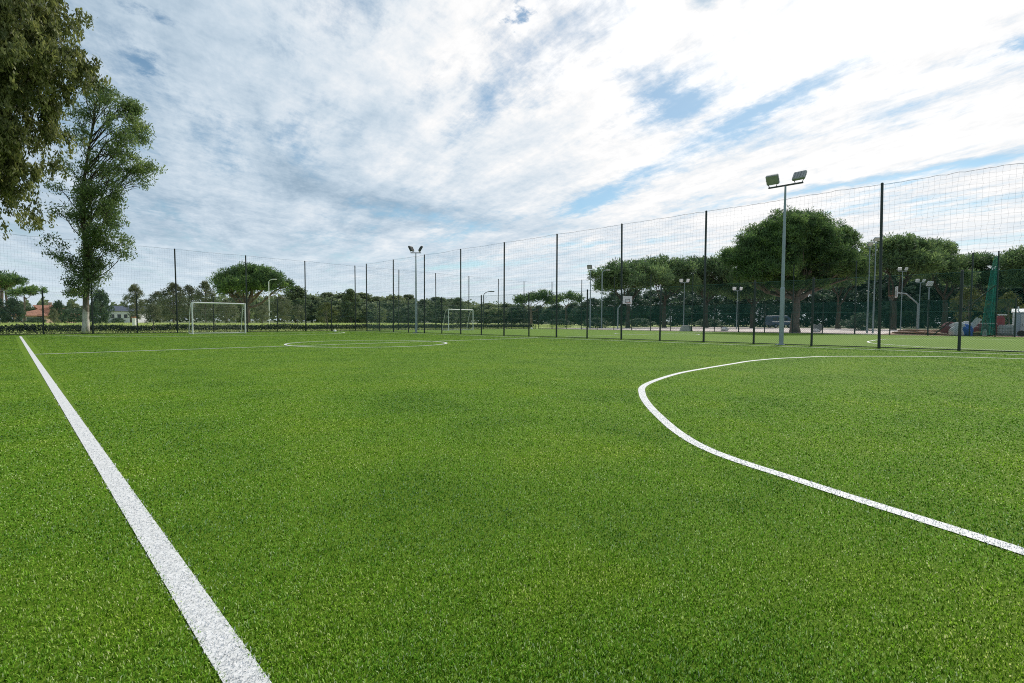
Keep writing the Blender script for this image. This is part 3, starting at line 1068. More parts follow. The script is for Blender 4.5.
# flat pines in the middle distance
pine_by_px('umbrella_pine', 531, 128, 310, [(523, 299, 7, 3), (533, 298, 9, 4), (543, 296, 10, 4), (552, 300, 9, 4), (519, 300, 5, 2)], 16, 'distant umbrella pine with a long flat crown right of the street lamp', .3, .8, 1.3, 50, .9, .22, needle='needle_far')
pine_by_px('umbrella_pine', 566, 128, 306, [(561, 298, 6, 3), (569, 296, 7, 3), (577, 299, 6, 3)], 17, 'small distant umbrella pine with a white sky gap under its crown', .25, .9, 1.2, 50, .9, .22, needle='needle_far')
# big pines of the grove
grove = [
    (628, 74, 302, [(600, 277, 11, 9), (618, 274, 17, 11), (640, 272, 18, 11), (656, 276, 14, 11), (628, 283, 24, 8), (608, 286, 14, 6)], 'flat-topped grove pine behind the white backboard'),
    (664, 79, 303, [(648, 265, 10, 7), (662, 268, 16, 12), (676, 272, 18, 12), (655, 280, 20, 10), (680, 284, 18, 9)], 'rounded grove pine left of the concrete block'),
    (706, 82, 303, [(694, 268, 16, 10), (712, 270, 18, 12), (728, 276, 18, 12), (700, 283, 20, 10), (722, 288, 20, 9)], 'rounded grove pine behind the fence just left of the big pine'),
    (752, 80, 306, [(745, 280, 18, 12), (765, 282, 20, 12), (755, 292, 22, 8)], 'grove pine mostly hidden by the left side of the big pine'),
    (838, 76, 306, [(822, 280, 18, 12), (842, 276, 18, 14), (858, 272, 16, 14)], 'grove pine partly hidden by the right side of the big pine'),
    (893, 66, 301, [(876, 250, 13, 10), (893, 246, 16, 9), (912, 248, 18, 10), (882, 264, 20, 12), (905, 266, 24, 13), (925, 258, 16, 10)], 'tallest grove pine above the side-on hoop'),
    (944, 69, 303, [(930, 250, 14, 9), (944, 251, 14, 10), (954, 262, 10, 10), (938, 270, 22, 12), (955, 278, 14, 9)], 'dark grove pine behind the low post right of the hoop'),
    (986, 78, 300, [(968, 264, 12, 8), (985, 262, 16, 9), (1000, 264, 14, 9), (978, 276, 20, 10), (1000, 280, 18, 10)], 'grove pine above the bunched green netting'),
    (1030, 74, 300, [(1014, 262, 14, 10), (1032, 258, 18, 11), (1050, 262, 18, 11), (1020, 278, 20, 12), (1044, 280, 20, 12)], 'grove pine at the right edge above the grey shed'),
]
for i, (px, d, fy, lb, lab) in enumerate(grove):
    pine_by_px('umbrella_pine', px, d, fy, lb, 30 + i, lab, .30, 2.1, .95, 70, .5, .12, needle='needle_far', group='grove pines behind the court', tm='bark')


# ---- generic broadleaf trees, three or four builds, copied
def broad_meshes(seed, hgt, spread, trunk_h, n_cl, per, length, width, conic=0.0, rc=.9, mat_leaf='leaf_far', mat_bark='bark', t0=.45):
    rng = np.random.default_rng(seed)
    Lv = Leaves(); tk = MB()
    tk.tube(bent((0, 0, -.1), (0, 0, hgt * .75), 6, .08, rng), list(np.linspace(hgt * .022, hgt * .006, 7)), 8)
    for i in range(n_cl):
        t = rng.random() ** .8
        z = trunk_h + (hgt - trunk_h) * t
        prof = math.sin(PI * min(1, .12 + .88 * t)) ** .6 if conic == 0 else (1 - t) * conic + .25
        a = rng.uniform(0, 2 * PI); r_ = spread * prof * math.sqrt(rng.uniform(.15, 1))
        c = np.array([math.cos(a) * r_, math.sin(a) * r_, z])
        clump(Lv, c, rc * rng.uniform(.6, 1.3), per, length, width, None, .5, t0 + rng.normal(0, .2), .8, rng, .5)
        if i % 4 == 0:
            tk.tube(bent((0, 0, z * .7), c, 4, .2, rng), [hgt * .008, hgt * .006, hgt * .005, hgt * .003, hgt * .002], 5)
    return tk.mesh('trunk', True), Lv.mesh('crown'), M[mat_bark], M[mat_leaf]


def plant(proto, px, d, ytop, hgt, label, group=None, name='tree', widen=1.0, rz=None, cat='tree'):
    b = foot(px, d)
    s = zof(px, ytop, d) / np.percentile([v.co.z for v in proto[1].vertices], 99.3)
    root = empty(name, b, label=label, cat=cat, group=group)
    tm, cm, mb, ml = proto
    if not tm.materials: tm.materials.append(mb)
    if not cm.materials: cm.materials.append(ml)
    for nm, me in (('trunk', tm), ('crown', cm)):
        o = bpy.data.objects.new(nm, me); COL.objects.link(o); o.parent = root
    root.scale = (s * widen, s * widen, s)
    root.rotation_euler = (0, 0, R.uniform(0, 6.28) if rz is None else rz)
    return root


W1 = broad_meshes(101, 11, 4.0, 1.0, 120, 60, .55, .28, rc=1.15)
W2 = broad_meshes(102, 12, 3.4, 1.5, 110, 60, .55, .28, rc=1.1)
W3 = broad_meshes(103, 9, 4.4, .6, 120, 60, .55, .28, rc=1.2)
OL1 = broad_meshes(111, 10, 3.2, 1.6, 95, 60, .42, .17, rc=.95, mat_leaf='leaf_olive', mat_bark='grey_bark')
OL2 = broad_meshes(112, 9, 3.6, 1.2, 95, 60, .42, .17, rc=.95, mat_leaf='leaf_olive', mat_bark='grey_bark')
YG = broad_meshes(113, 3.2, 1.3, .9, 60, 50, .16, .07, rc=.36, mat_leaf='leaf_yellow', mat_bark='grey_bark')
SM = broad_meshes(114, 3.2, 1.25, 1.1, 55, 50, .15, .07, rc=.36, mat_leaf='leaf_olive', mat_bark='grey_bark')
EV = broad_meshes(115, 11, 4.2, .3, 150, 60, .55, .2, rc=1.15, mat_leaf='leaf_bush', t0=.35)
EV2 = broad_meshes(116, 9, 4.6, .2, 150, 60, .55, .2, rc=1.15, mat_leaf='leaf_bush', t0=.4)
BU = broad_meshes(117, 4, 2.6, .1, 80, 60, .3, .15, rc=.75, mat_leaf='leaf_bush', t0=.4)

# left treeline behind the meadow: (px, depth, top, width factor, proto)
wl = 'dark woodland tree in the row beyond the meadow, right of the lone pine'
for i, (px, d, yt, wd, pr) in enumerate([(312, 150, 296, 1.0, W1), (328, 162, 293, .9, W2), (345, 150, 294, 1.1, W3), (362, 158, 293.5, 1.0, W1), (378, 160, 297, 1.1, W2), (394, 150, 296, 1.0, W3),
                                         (408, 165, 295, .8, W2), (424, 152, 300, 1.2, W1), (436, 160, 297.5, .9, W2), (452, 158, 299.5, 1.0, W3), (466, 166, 302, 1.1, W1),
                                         (486, 150, 304, 1.3, W3), (506, 158, 304, 1.3, W1), (296, 140, 286.5, .75, W2), (337, 130, 306, 1.2, W3), (372, 135, 304, 1.1, W1), (410, 132, 306, 1.2, W3), (444, 138, 307, 1.2, W1),
                                         (351, 128, 289.5, .5, W2), (441, 140, 298, .7, W2), (458, 142, 298, .6, W2)]):
    plant(pr, px, d, yt, 9 if pr is W3 else (12 if pr is W2 else 11), wl, 'trees beyond the meadow', 'woodland_tree', wd * 1.75)
# olive-toned trees around the near goal
for px, d, yt, wd, pr, lab in [(136, 112, 285, .75, OL1, 'slim grey-green tree right of the white house'),
                               (160, 118, 292, 1.0, OL2, 'low dark olive tree between the white house and the near goal'),
                               (174, 104, 283.5, .95, OL1, 'broad brownish olive tree behind the tall post left of the near goal'),
                               (190, 110, 286, .8, OL2, 'olive tree just above the left goalpost'),
                               (206, 100, 281.5, .7, OL1, 'pale olive tree above the near goal crossbar, left of the lone pine'),
                               (227, 104, 300, 1.1, OL2, 'low bushy olive tree seen through the near goal net'),
                               (282, 108, 296, 1.0, OL2, 'rounded olive tree right of the white lamp post'),
                               (262, 92, 303, .8, OL2, 'small olive tree beside the lone pine trunk'),
                               (240, 118, 292, 1.2, W1, 'dark tree directly behind the lone pine trunk')]:
    plant(pr, px, d, yt, {id(OL1): 10, id(OL2): 9, id(W1): 11}[id(pr)], lab, None, 'olive_tree' if pr is not W1 else 'woodland_tree', wd)
# saplings by the hedge
for px, d, yt, wd, pr, lab in [(153.5, 33, 304, .8, SM, 'thin-trunked sapling growing in the hedge left of the near goal'),
                               (327, 48, 303, 1.0, YG, 'yellow-green sapling behind the end fence between two posts'),
                               (298, 46, 305, .9, SM, 'pale sapling by the hedge right of the lone pine'),
                               (262.5, 50, 306, .9, SM, 'grey-leaved sapling in front of the lone pine trunk'),
                               (54.5, 33, 309, .5, SM, 'thin bare sapling left of the white-trunked tree')]:
    plant(pr, px, d, yt, 3.2, lab, None, 'sapling', wd)
# bushes and far left
for px, d, yt, wd, pr, lab in [(-4, 85, 298, .6, BU, 'dark bush at the far left edge under the flat pines'),
                               (14, 85, 298, .55, BU, 'dark rounded bush left of the red-roofed house'),
                               (59, 88, 301, .5, BU, 'loose dark bush right of the red-roofed house'),
                               (101, 60, 290, .42, BU, 'leafy green bush right of the white trunk'),
                               (74, 100, 309, 1.5, BU, 'low dark bush between the red-roofed house and the white trunk'),
                               (36, 80, 317.5, 2.0, BU, 'low shrub in front of the red-roofed house'),
                               (118, 120, 318, 2.0, BU, 'low shrub in front of the white house')]:
    plant(pr, px, d, yt, 4, lab, None, 'bush', wd, cat='bush')
# evergreens that close the grove
eg = 'dark evergreen filling the back of the pine grove beyond the court'
for i, (px, d, yt, pr) in enumerate([(520, 150, 305, EV2), (538, 146, 306, EV), (556, 140, 305, EV2), (574, 135, 303, EV), (592, 120, 299, EV2), (612, 112, 293, EV), (632, 108, 290, EV2), (652, 112, 291, EV), (673, 108, 286, EV2),
                                     (694, 112, 285, EV), (716, 108, 286, EV2), (738, 112, 288, EV), (760, 106, 284, EV2), (783, 110, 284, EV), (806, 106, 284, EV2), (829, 108, 283, EV), (851, 104, 280, EV2),
                                     (873, 100, 272, EV), (897, 96, 272, EV2), (921, 96, 270, EV), (946, 94, 272, EV2), (971, 96, 270, EV), (997, 94, 272, EV2), (1022, 92, 268, EV), (1050, 92, 268, EV2)]):
    plant(pr, px, d, yt, 11 if pr is EV else 9, eg, 'evergreens behind the pine grove', 'evergreen_tree', 1.3 if i > 4 else 1.6)
for px, d, yt, wd, lab in [(862, 58, 313.5, 1.6, 'clipped green shrub behind the court, right of the big pine trunk'), (968, 40, 288, .8, 'light green shrub behind the red and blue bundles'),
                           (1008, 40, 293, .7, 'small bush with a flat yellowish top beside the bunched netting'), (596, 74, 318, 2.4, 'long low shrub at the foot of the dark floodlight'),
                           (560, 78, 319, 2.6, 'low shrub beyond the corner of the second pitch'), (640, 92, 318.5, 2.8, 'low shrub behind the court under the flat-topped pine'),
                           (708, 96, 319, 2.8, 'low shrub behind the court under the rounded pines')]:
    plant((YG if px in (968, 1008) else BU), px, d, yt, 3.2 if px in (968, 1008) else 4, lab, None, 'shrub', wd, cat='shrub')


# ---- white trunked eucalyptus by the end fence
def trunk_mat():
    m, nt, out = mat('white_bark_low_shaded_brown_high')
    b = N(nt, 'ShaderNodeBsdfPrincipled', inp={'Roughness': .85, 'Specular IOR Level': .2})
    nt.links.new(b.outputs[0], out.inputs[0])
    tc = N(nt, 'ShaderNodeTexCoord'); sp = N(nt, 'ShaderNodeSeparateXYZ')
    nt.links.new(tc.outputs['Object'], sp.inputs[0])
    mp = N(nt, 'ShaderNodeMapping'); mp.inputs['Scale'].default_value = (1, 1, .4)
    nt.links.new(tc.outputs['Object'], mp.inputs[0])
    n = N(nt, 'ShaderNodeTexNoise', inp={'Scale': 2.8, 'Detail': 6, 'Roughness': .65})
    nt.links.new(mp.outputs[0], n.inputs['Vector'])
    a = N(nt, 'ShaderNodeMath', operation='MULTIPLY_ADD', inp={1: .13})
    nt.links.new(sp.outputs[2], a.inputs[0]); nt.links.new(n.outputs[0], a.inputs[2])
    r = ramp(nt, [(.44, (.72, .69, .63)), (.62, (.60, .56, .49)), (.70, (.20, .165, .13)), (1.0, (.075, .06, .048))])  # brown bark higher up, with the crown's shade put into its dark tones
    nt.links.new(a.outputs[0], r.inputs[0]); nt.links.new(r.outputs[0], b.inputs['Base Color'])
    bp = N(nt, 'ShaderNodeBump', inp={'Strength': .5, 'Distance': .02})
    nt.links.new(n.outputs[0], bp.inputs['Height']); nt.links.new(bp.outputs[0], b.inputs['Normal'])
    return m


M['shaded_top_bark'] = trunk_mat()


def eucalyptus():
    d = 30.4
    b = foot(85.5, d); rng = np.random.default_rng(5)
    root = empty('eucalyptus_tree', b, label='tall slender tree with a white peeling trunk beside the end fence', cat='tree')
    tk = MB(); Lv = Leaves()
    A = lambda px, py: at(px, py, d) - b
    spine = [np.array([0, 0, -.1]), A(86, 300), A(86.5, 270), A(85, 240), A(82.5, 215), A(83, 190), A(87, 160), A(92, 130), A(96, 105)]
    sp = cr(spine, 4)
    tk.tube(sp, list(np.interp(np.linspace(0, 1, len(sp)), [0, .05, .25, .6, 1], [.23, .165, .145, .10, .03])), 14)
    def limb(p0, p1, r, k=6):
        q = bent(p0, p1, k, .18, rng, .03)
        tk.tube(q, list(np.linspace(r, r * .3, k + 1)), 7)
        return q
    # foliage masses in the photograph: px, py, radius x, radius y, count weight
    out = np.array([(90, 100, 128), (100, 84, 138), (110, 76, 145), (130, 68, 150), (150, 62, 153), (175, 58, 152), (195, 60, 136), (215, 56, 130), (235, 59, 128),
                    (255, 63, 120), (275, 69, 108), (295, 77, 101), (303, 80, 95)], float)
    masses = []
    for _ in range(112):
        py = rng.uniform(94, 300)
        xl, xr = np.interp(py, out[:, 0], out[:, 1]), np.interp(py, out[:, 0], out[:, 2])
        t = rng.beta(1.1, .95)
        px = xl + 7 + (xr - xl - 19) * t
        masses.append((px, py, rng.uniform(7, 11), rng.uniform(6, 9), .5 + .75 * t))
    for (px, py, rx, ry, wt) in masses:
        k = d / F
        c = A(px, py) + DEPX * rng.uniform(-1.3, 1.3)
        rx, ry = rx * .92, ry * .92
        rel = np.array([rx * k, rx * k, ry * k])
        # limb from the spine, from lower down
        zi = np.argmin(np.abs(sp[:, 2] - max(2.6, c[2] - .9 - .75 * abs(px - 86) * k)))
        lb = limb(sp[zi], c, .034 if abs(px - 86) > 14 else .022)
        ncl = int(7 * wt * (rx * ry) / 72) + 3
        for _ in range(ncl):
            dd = rng.normal(size=3); dd /= np.linalg.norm(dd)
            p = c + dd * rel * rng.uniform(.35, 1.08)
            tb = .38 + .30 * (px - 90) / 60 + rng.normal(0, .16)  # leaf tint lightens to the right, the sunlit side put into the colour
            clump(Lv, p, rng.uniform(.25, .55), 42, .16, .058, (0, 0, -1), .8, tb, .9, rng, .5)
            if rng.random() < .5:
                tk.tube(bent(lb[rng.integers(3, 7)], p, 3, .2, rng), [.016, .012, .009, .005], 4)
    tk.build('trunk', M['shaded_top_bark'], root, True)
    link('crown', Lv.mesh('crown'), M['leaf_eu'], root)


eucalyptus()


def hanging_tree():
    d = 21.0
    b = foot(-62, d); rng = np.random.default_rng(6)
    root = empty('weeping_tree', b, label='large overhanging tree with drooping olive leaves in the upper left corner', cat='tree')
    tk = MB(); Lv = Leaves()
    A = lambda px, py: at(px, py, d) - b
    top = np.array([0.3, 0, zof(-62, -120, d)])
    tr = bent((0, 0, -.1), top, 8, .05, rng)
    tk.tube(tr, list(np.linspace(.42, .1, 9)), 12)
    masses = []
    # right boundary of the crown as seen: y -> x
    edge = [(-150, 30), (-60, 62), (0, 58), (20, 64), (45, 72), (60, 74), (78, 62), (95, 50), (112, 44), (130, 38), (150, 30), (170, 27), (185, 22), (198, 10), (206, -8)]
    k = d / F
    for py in range(-150, 206, 12):
        xe = np.interp(py, [e[0] for e in edge], [e[1] for e in edge])
        for px in np.arange(xe - 12, -175, -24):
            masses.append((px + rng.uniform(-6, 6), py + rng.uniform(-5, 5), xe - px))
    for (px, py, ins) in masses:
        depth_r = 2.8 * math.sqrt(max(.05, 1 - ((px + 55) / 150) ** 2))
        nd = 3
        for _ in range(nd):
            c = A(px, py) + DEPX * rng.uniform(-1, .7) * depth_r
            n_s = 9
            for _ in range(n_s):
                p = c + rng.normal(size=3) * np.array([.30, .30, .24])
                L = rng.uniform(.3, .85)
                n = int(66 * L)
                t = rng.random(n)
                C = p + np.stack([rng.normal(0, .09, n), rng.normal(0, .09, n), -t * L], 1)
                tb = np.clip(.44 + rng.normal(0, .18) + .22 * max(0, 1 - ins / 60), 0, 1)  # leaves near the right edge tinted lighter, sunlight painted onto the crown
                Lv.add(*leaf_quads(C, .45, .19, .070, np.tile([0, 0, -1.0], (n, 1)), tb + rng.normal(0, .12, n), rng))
        if rng.random() < .35:
            z = max(2.5, A(px, py)[2] * .8)
            tk.tube(bent((0, 0, z), A(px, py), 5, .15, rng, .08), [.09, .07, .05, .035, .022, .01], 6)
    tk.build('trunk', M['bark'], root, True)
    link('crown', Lv.mesh('crown'), M['leaf_hang'], root)


hanging_tree()


# ---- hedge, meadow grass and understorey
def hedge(name, x0, x1, y0, y1, h, n, label, m, length=.11, width=.06, var=.12, cat='hedge'):
    rng = np.random.default_rng(len(label))
    Lv = Leaves()
    x = rng.uniform(x0, x1, n); y = rng.uniform(y0, y1, n)
    top = h * (1 + var * np.sin(x * 1.3) * np.sin(x * .37 + 2) + rng.normal(0, .09, n))
    z = top * rng.random(n) ** .55
    C = np.stack([x, y, z], 1)
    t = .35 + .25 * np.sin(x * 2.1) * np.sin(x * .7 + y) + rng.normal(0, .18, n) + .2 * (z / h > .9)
    Lv.add(*leaf_quads(C, .6, length, width, np.tile([0, 0, .6], (n, 1)), t, rng))
    o = link(name, Lv.mesh(name), M[m])
    return o


tag(hedge('hedge', -9, 46.5, UE + .5, UE + 1.9, .50, 46000, 'hedge', 'hedge'), 'long low dark hedge behind the end fence', 'hedge')
tag(hedge('meadow_grass', -40, 60, UE + 3, UE + 60, .34, 60000, 'meadow', 'field_grass', .42, .05, .2), 'pale dry meadow grass beyond the hedge', 'grass', kind='stuff')
tag(hedge('undergrowth', -60, 60, 228, 240, 6.0, 14000, 'far', 'leaf_far', 1.2, .8, .3), 'dim far woodland behind the houses on the left', 'undergrowth', kind='stuff')
tag(hedge('undergrowth', 45, 340, 168, 190, 8.0, 46000, 'far', 'leaf_far', 1.1, .7, .3), 'dark woodland undergrowth closing the far side of the meadow', 'undergrowth', kind='stuff')
tag(hedge('verge_grass', -6, 46, UE + .05, UE + .55, .16, 16000, 'verge', 'field_grass', .12, .012), 'rough grass tufts along the foot of the end fence', 'grass', kind='stuff')


# ------------------------------------------------------------------ houses
def house(name, px0, px1, d, y_eave, y_ridge, label, wall, roof, depth=8.0, chimney=True, wins=3, hip=True):
    a, c = foot(px0, d), foot(px1, d)
    w = float(np.linalg.norm(c - a))
    mid = (a + c) / 2
    root = empty(name, mid, -YAW * .6, label=label, cat='house')
    he, hr = zof((px0 + px1) / 2, y_eave, d), zof((px0 + px1) / 2, y_ridge, d)
    MB().box((0, depth / 2, he / 2), (w * .92, depth, he)).build('wall', M[wall], root)
    o = .35
    x0, x1, y0, y1 = -w / 2 - o, w / 2 + o, -o, depth + o
    hx = depth / 2 if hip else 0
    V = [(x0, y0, he), (x1, y0, he), (x1, y1, he), (x0, y1, he), (x0 + hx, depth / 2, hr), (x1 - hx, depth / 2, hr),
         (x0, y0, he - .15), (x1, y0, he - .15), (x1, y1, he - .15), (x0, y1, he - .15)]
    Fc = [(0, 1, 5, 4), (2, 3, 4, 5), (1, 2, 5), (3, 0, 4), (6, 9, 8, 7), (0, 6, 7, 1), (1, 7, 8, 2), (2, 8, 9, 3), (3, 9, 6, 0)]
    rf = MB().add(V, Fc).build('roof', M[roof], root)
    if chimney:
        MB().box((w * .12, depth / 2 + .6, hr + .1), (.6, .6, 1.2)).build('chimney', M[wall], rf)
    for i in range(wins):
        x = (i + .5) / wins * w * .84 - w * .42
        wn = MB().box((x, -.02, he * .55), (1.1, .08, min(1.4, he * .5))).build('window', M['goal_white'], root)
        MB().box((x, -.065, he * .55), (.92, .03, min(1.2, he * .43))).build('pane', M['glass'], wn)
    MB().box((w * .3, -.03, 1.0), (1.0, .06, 2.0)).build('door', M['bark'], root)
    return root


M['glass'] = surf('dark_window_glass', (.02, .025, .03), (.03, .035, .04), 2, .1)
M['rendered'] = surf('pink_render', (.38, .27, .21), (.46, .33, .26), .6, .9)
M['white_wall'] = surf('white_render', (.55, .56, .57), (.66, .67, .68), .6, .9)
M['tiles'] = surf('terracotta_tiles', (.27, .12, .075), (.42, .21, .135), 2.2, .85, bump=.4, stretch=(1, 3, 3))
M['slate'] = surf('dark_blue_roof', (.045, .055, .09), (.07, .085, .125), 1.5, .6)
house('house', 16, 44, 112, 315.5, 304.3, 'house with a broad terracotta roof behind the dark bush at the far left', 'rendered', 'tiles', 12)
house('house', 40, 58, 118, 314, 307.5, 'lower terracotta-roofed house beside the loose dark bush', 'rendered', 'tiles', 8, False, 2)
house('house', 110, 136, 150, 311, 305.5, 'white house with a dark blue roof right of the white trunk', 'white_wall', 'slate', 9, True, 4, False)


# ------------------------------------------------------------------ small things
def bits():
    # gate pillar by the hedge
    d = 44
    b = foot(134.5, d); z1 = zof(134.5, 317.8, d)
    r = empty('gate_pillar', b, -YAW, label='short white pillar with a cap standing in the meadow left of the goal', cat='pillar')
    MB().box((0, 0, z1 / 2), (.26, .26, z1), bev=.03).build('shaft', M['goal_white'], r)
    MB().box((0, 0, z1 + .05), (.34, .34, .1), bev=.02).build('cap', M['tiles'], r)
    # footballs
    for (x, y), lab in [((17.13, 35.1), 'small white football lying near the far goal line'), ((40.9, 36.2), 'small white football on the second pitch near its end fence')]:
        import bmesh
        bm = bmesh.new()
        bmesh.ops.create_icosphere(bm, subdivisions=3, radius=.105)
        me = bpy.data.meshes.new('football'); bm.to_mesh(me); bm.free()
        me.polygons.foreach_set('use_smooth', [True] * len(me.polygons))
        o = link('football', me, M['ball']); o.location = (x, y, .107)
        tag(o, lab, 'ball')
    # concrete block by the far fence
    d = 48
    b = foot(686, d)
    V = [(-.55, -.4, 0), (.55, -.4, 0), (.55, .4, 0), (-.55, .4, 0), (-.36, -.28, .52), (.36, -.28, .52), (.36, .28, .52), (-.36, .28, .52), (-.28, -.2, .56), (.28, -.2, .56), (.28, .2, .56), (-.28, .2, .56)]
    Fc = [(3, 2, 1, 0), (0, 1, 5, 4), (1, 2, 6, 5), (2, 3, 7, 6), (3, 0, 4, 7), (4, 5, 9, 8), (5, 6, 10, 9), (6, 7, 11, 10), (7, 4, 8, 11), (8, 9, 10, 11)]
    o = MB().add(V, Fc).build('concrete_block', M['conc']); o.location = b; o.rotation_euler = (0, 0, -YAW)
    tag(o, 'pale concrete block with sloping sides on the ground behind the far fence', 'block')

    # soft bundles: lumpy cloth shapes
    def bundle(name, px, d, w, h, m, label, seed, dep=.7, z0=0.0, cat='bag'):
        rng = np.random.default_rng(seed)
        import bmesh
        bm = bmesh.new()
        bmesh.ops.create_icosphere(bm, subdivisions=4, radius=1.0)
        ph = rng.uniform(0, 6, (5, 3)); fr = rng.uniform(1.5, 5.5, (5, 3))
        for v in bm.verts:
            q = np.array(v.co)
            s = 1 + sum(.12 * math.sin(fr[i] @ q + ph[i][0]) for i in range(5))
            q = q * s
            q[2] = max(q[2], -.62)
            v.co = (q[0] * w / 2, q[1] * dep / 2, (q[2] + .62) * h / 1.62)
        me = bpy.data.meshes.new(name); bm.to_mesh(me); bm.free()
        me.polygons.foreach_set('use_smooth', [True] * len(me.polygons))
        o = link(name, me, M[m]); b = foot(px, d); b[2] = z0
        o.location = b; o.rotation_euler = (0, 0, facing(px) + rng.uniform(-.3, .3))
        return tag(o, label, cat)
    bundle('bag', 725, 50, .75, .42, 'white_cloth', 'small white bag lying on the court edge left of the big pine', 1)
    bundle('bag', 722.3, 50.5, .3, .5, 'brown_cloth', 'brown bag standing next to the small white one', 2, .3)
    bundle('equipment_bag', 817, 46, .75, .72, 'grey_cloth', 'grey covered bundle standing right of the big pine trunk', 3, .6)
    bundle('equipment_bag', 815.6, 45.5, .5, .32, 'white_cloth', 'white sack leaning on the grey covered bundle', 4, .4)
    d = 35.0
    bundle('tarp', 950, d + 1, 1.1, .95, 'maroon', 'maroon tarp heap left of the white and blue sacks', 5, .8, cat='tarp')
    bundle('sack', 957.5, d, .8, .95, 'white_cloth', 'white sack left of the blue one behind the far fence', 6, .6)
    bundle('sack', 963.5, d - .1, .95, .85, 'blue_cloth', 'bright blue sack among the white ones behind the far fence', 7, .6)
    bundle('sack', 961, d + .5, 1.3, 1.05, 'white_cloth', 'large white sack behind the blue one', 8, .6)
    bundle('tarp', 981, d + .8, 1.3, .85, 'maroon', 'maroon tarp heap under the leaning white board', 9, .7, cat='tarp')
    bundle('earth_heap', 945, d + 1.5, 3.0, .35, 'earth', 'orange earth heap at the edge of the court', 10, 1.4, cat='earth heap')
    bundle('earth_heap', 928, d + 4, 4.2, .36, 'earth', 'long low orange earth bank below the hoop post', 11, 1.6, cat='earth heap')
    bundle('weed_clump', 981, d - .4, 1.3, .3, 'weeds', 'dry weeds growing in front of the maroon tarp', 12, .6, cat='weeds')
    # leaning board
    p0, p1 = at(970.5, 330, d - .3), at(976.5, 321.5, d - .3)
    c = (p0 + p1) / 2 - foot(973.5, d - .3)
    L = float(np.linalg.norm(p1 - p0))
    ang = math.atan2(p1[2] - p0[2], float((p1 - p0) @ LATX))
    o = MB().box((0, 0, c[2] + .1), (L * 1.4, .05, .34), M=Matrix.Rotation(-ang, 3, 'Y'), bev=.012).build('board', M['white_cloth'])
    o.location = foot(973.5, d - .3); o.rotation_euler = (0, 0, facing(973))
    tag(o, 'white board leaning against the maroon tarp', 'board')
    # white-topped table
    b = foot(987.5, d)
    r = empty('table', b, facing(987.5), label='small white-topped table left of the bunched netting', cat='table')
    zt = zof(987.5, 323.3, d)
    MB().box((0, 0, zt), (.95, .6, .05), bev=.01).build('tabletop', M['goal_white'], r)
    for sx in (-1, 1):
        for sy in (-1, 1):
            MB().box((sx * .4, sy * .22, zt / 2 - .02), (.05, .05, zt - .04)).build('leg', M['dark_metal'], r)
    o = MB().box((0, 0, .22), (.22, .22, .44), bev=.03).tube([(0, 0, .44), (0, 0, .5)], [.07, .06], 8).build('canister', M['white_cloth'])
    o.location = foot(984.6, d - .8); tag(o, 'white canister standing in front of the small table', 'canister')
    # red sign post / wrapped machine with a pale top
    b = foot(1000, d)
    zt = zof(1000, 314.5, d)
    r = empty('covered_barbecue', b, facing(1000), label='tall red covered object with a pale lid right of the bunched netting', cat='covered object')
    MB().tube([(0, 0, 0), (0, 0, .3), (0, 0, zt - .25), (0, 0, zt - .08)], [.19, .24, .22, .15], 12).build('cover', M['red_cloth'], r, True)
    MB().box((.08, 0, zt - .03), (.5, .32, .08), bev=.03).build('lid', M['goal_white'], r)
    # caged liquid tank
    b = foot(1005.3, d - .3)
    r = empty('caged_tank', b, facing(1005), label='grey plastic tank in a wire cage beside the shed', cat='tank')
    MB().box((0, 0, .45), (.78, .78, .62), bev=.06).build('bottle', M['tank'], r)
    MB().box((0, 0, .06), (.86, .86, .1), bev=.01).build('pallet', M['grey_bark'], r)
    P, Q = [], []
    for k in range(7):
        x = -.41 + .82 * k / 6
        for s in (-.41, .41):
            P.append((x, s, .1)); Q.append((x, s, .8)); P.append((s, x, .1)); Q.append((s, x, .8))
    for z in (.12, .34, .56, .8):
        for a_, b_ in (((-.41, -.41), (.41, -.41)), ((.41, -.41), (.41, .41)), ((.41, .41), (-.41, .41)), ((-.41, .41), (-.41, -.41))):
            P.append((*a_, z)); Q.append((*b_, z))
    wires('cage', P, Q, .012, M['galv'], r)
    # shed
    b = foot(1025, d - .5)
    zt = zof(1020, 311.5, d - .5)
    r = empty('shed', b, facing(1025), label='blue-grey metal shed at the right edge of the picture', cat='shed')
    MB().box((0, .8, zt / 2 - .03), (1.25, 1.6, zt - .06), bev=.01).build('wall', M['shed'], r)
    V = [(-.72, -.08, zt - .05), (.72, -.08, zt - .05), (.72, 1.7, zt - .05), (-.72, 1.7, zt - .05), (-.72, .8, zt + .22), (.72, .8, zt + .22)]
    rf = MB().add(V, [(0, 1, 5, 4), (2, 3, 4, 5), (1, 2, 5), (3, 0, 4), (3, 2, 1, 0)]).build('roof', M['shed'], r)
    MB().tube([(-.38, .3, zt + .05), (-.38, .3, zt + .38)], .04, 8).build('vent_pipe', M['goal_white'], rf)
    MB().box((-.60, -.03, zt / 2 - .05), (.1, .06, zt - .1)).build('corner_post', M['goal_white'], r)
    dr = MB().box((.12, -.015, zt * .46), (.7, .03, zt * .86)).build('door', M['tank'], r)
    MB().box((-.15, -.045, zt * .45), (.03, .03, .14)).build('handle', M['dark_metal'], dr)
    o = MB().tube([(0, -.1, .21), (0, .1, .21)], .21, 18).tube([(0, -.105, .21), (0, .105, .21)], .11, 12).build('tyre', M['rubber'])
    o.location = foot(1021.5, d - 1.6); o.rotation_euler = (0, 0, facing(1021)); tag(o, 'black tyre standing against the shed front', 'tyre')

    # van parked among the trees
    d = 82
    b = foot(779, d)
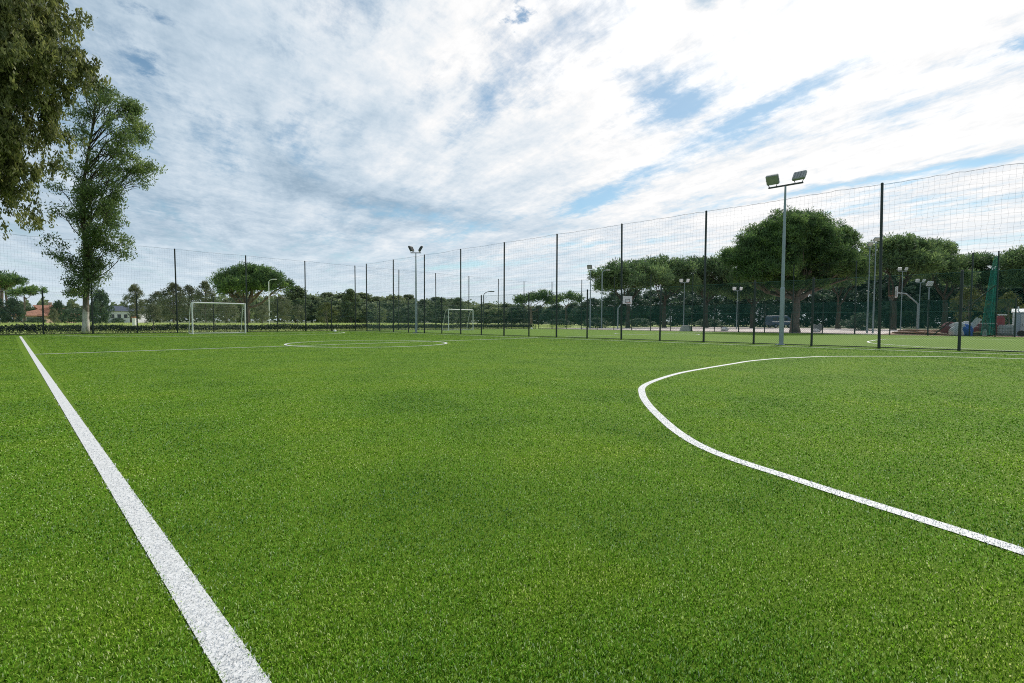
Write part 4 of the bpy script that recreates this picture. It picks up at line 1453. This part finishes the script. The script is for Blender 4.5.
    r = empty('parked_van', b, -YAW + .12, label='blue van with a white roof and stripe, parked behind the big pine trunk', cat='van')
    prof = [(-1.9, .45), (1.95, .45), (2.0, .95), (1.75, 1.12), (1.2, 1.85), (.95, 1.97), (-1.8, 1.97), (-1.95, 1.8)]
    V = [(x, -.85, z) for x, z in prof] + [(x, .85, z) for x, z in prof]
    n = len(prof)
    Fc = [tuple(range(n)), tuple(range(2 * n - 1, n - 1, -1))] + [(i, i + n, (i + 1) % n + n, (i + 1) % n) for i in range(n)]
    MB().add(V, Fc).build('body', M['blue_paint'], r)
    MB().box((-.42, 0, 2.02), (2.7, 1.6, .14), bev=.05).build('roof', M['goal_white'], r)
    MB().box((-.2, -.86, 1.05), (3.4, .03, .16)).build('stripe', M['goal_white'], r)
    for x in (-1.4, -.45, .5):
        MB().box((x, -.86, 1.5), (.78, .03, .48), bev=.01).build('window', M['glass'], r)
    for x in (-1.2, 1.25):
        for y in (-.8, .8):
            wh = MB().tube([(x, y - .1, .33), (x, y + .1, .33)], .33, 16).build('wheel', M['rubber'], r)
            MB().tube([(x, y - .11, .33), (x, y + .11, .33)], .18, 12).build('rim', M['galv'], wh)
    for y in (-.6, .6):
        MB().box((2.0, y, .8), (.05, .28, .16), bev=.01).build('headlight', M['lens'], r)


M['ball'] = surf('white_ball', (.75, .75, .75), (.8, .8, .8), 3, .4)
M['white_cloth'] = surf('white_cloth', (.52, .53, .54), (.68, .69, .70), 6, .85, bump=.5)
M['grey_cloth'] = surf('grey_cloth', (.16, .17, .17), (.26, .27, .27), 6, .85, bump=.5)
M['brown_cloth'] = surf('brown_cloth', (.10, .065, .05), (.16, .11, .09), 6, .85)
M['blue_cloth'] = surf('blue_cloth', (.03, .10, .42), (.05, .16, .55), 6, .7, bump=.5)
M['maroon'] = surf('maroon_tarp', (.10, .014, .028), (.17, .026, .045), 5, .7, bump=.5)
M['red_cloth'] = surf('red_cover', (.22, .02, .035), (.30, .035, .05), 5, .7, bump=.4)
M['weeds'] = surf('dry_weeds', (.10, .10, .03), (.22, .18, .07), 9, .95, bump=.8)
M['tank'] = surf('grey_plastic', (.33, .36, .37), (.42, .45, .46), 4, .5)
M['shed'] = surf('blue_grey_metal', (.22, .29, .34), (.29, .36, .41), 3, .5, stretch=(6, 6, .3))
M['rubber'] = surf('black_rubber', (.012, .012, .013), (.02, .02, .021), 6, .8)
M['blue_paint'] = surf('blue_van_paint', (.03, .065, .13), (.04, .08, .15), 2, .35)
bits()

# ------------------------------------------------------------------ render settings
scene.render.engine = 'CYCLES'
scene.view_settings.view_transform = 'Standard'
scene.view_settings.look = 'None'
scene.view_settings.exposure = 0.18
scene.view_settings.gamma = 1.0
scene.view_settings.use_curve_mapping = False
scene.cycles.use_denoising = False
scene.cycles.max_bounces = 6
scene.cycles.transparent_max_bounces = 12
scene.render.filter_size = 1.5
try:
    scene.cycles.pixel_filter_type = 'BLACKMAN_HARRIS'
    scene.cycles.filter_width = 1.05
except Exception:
    pass
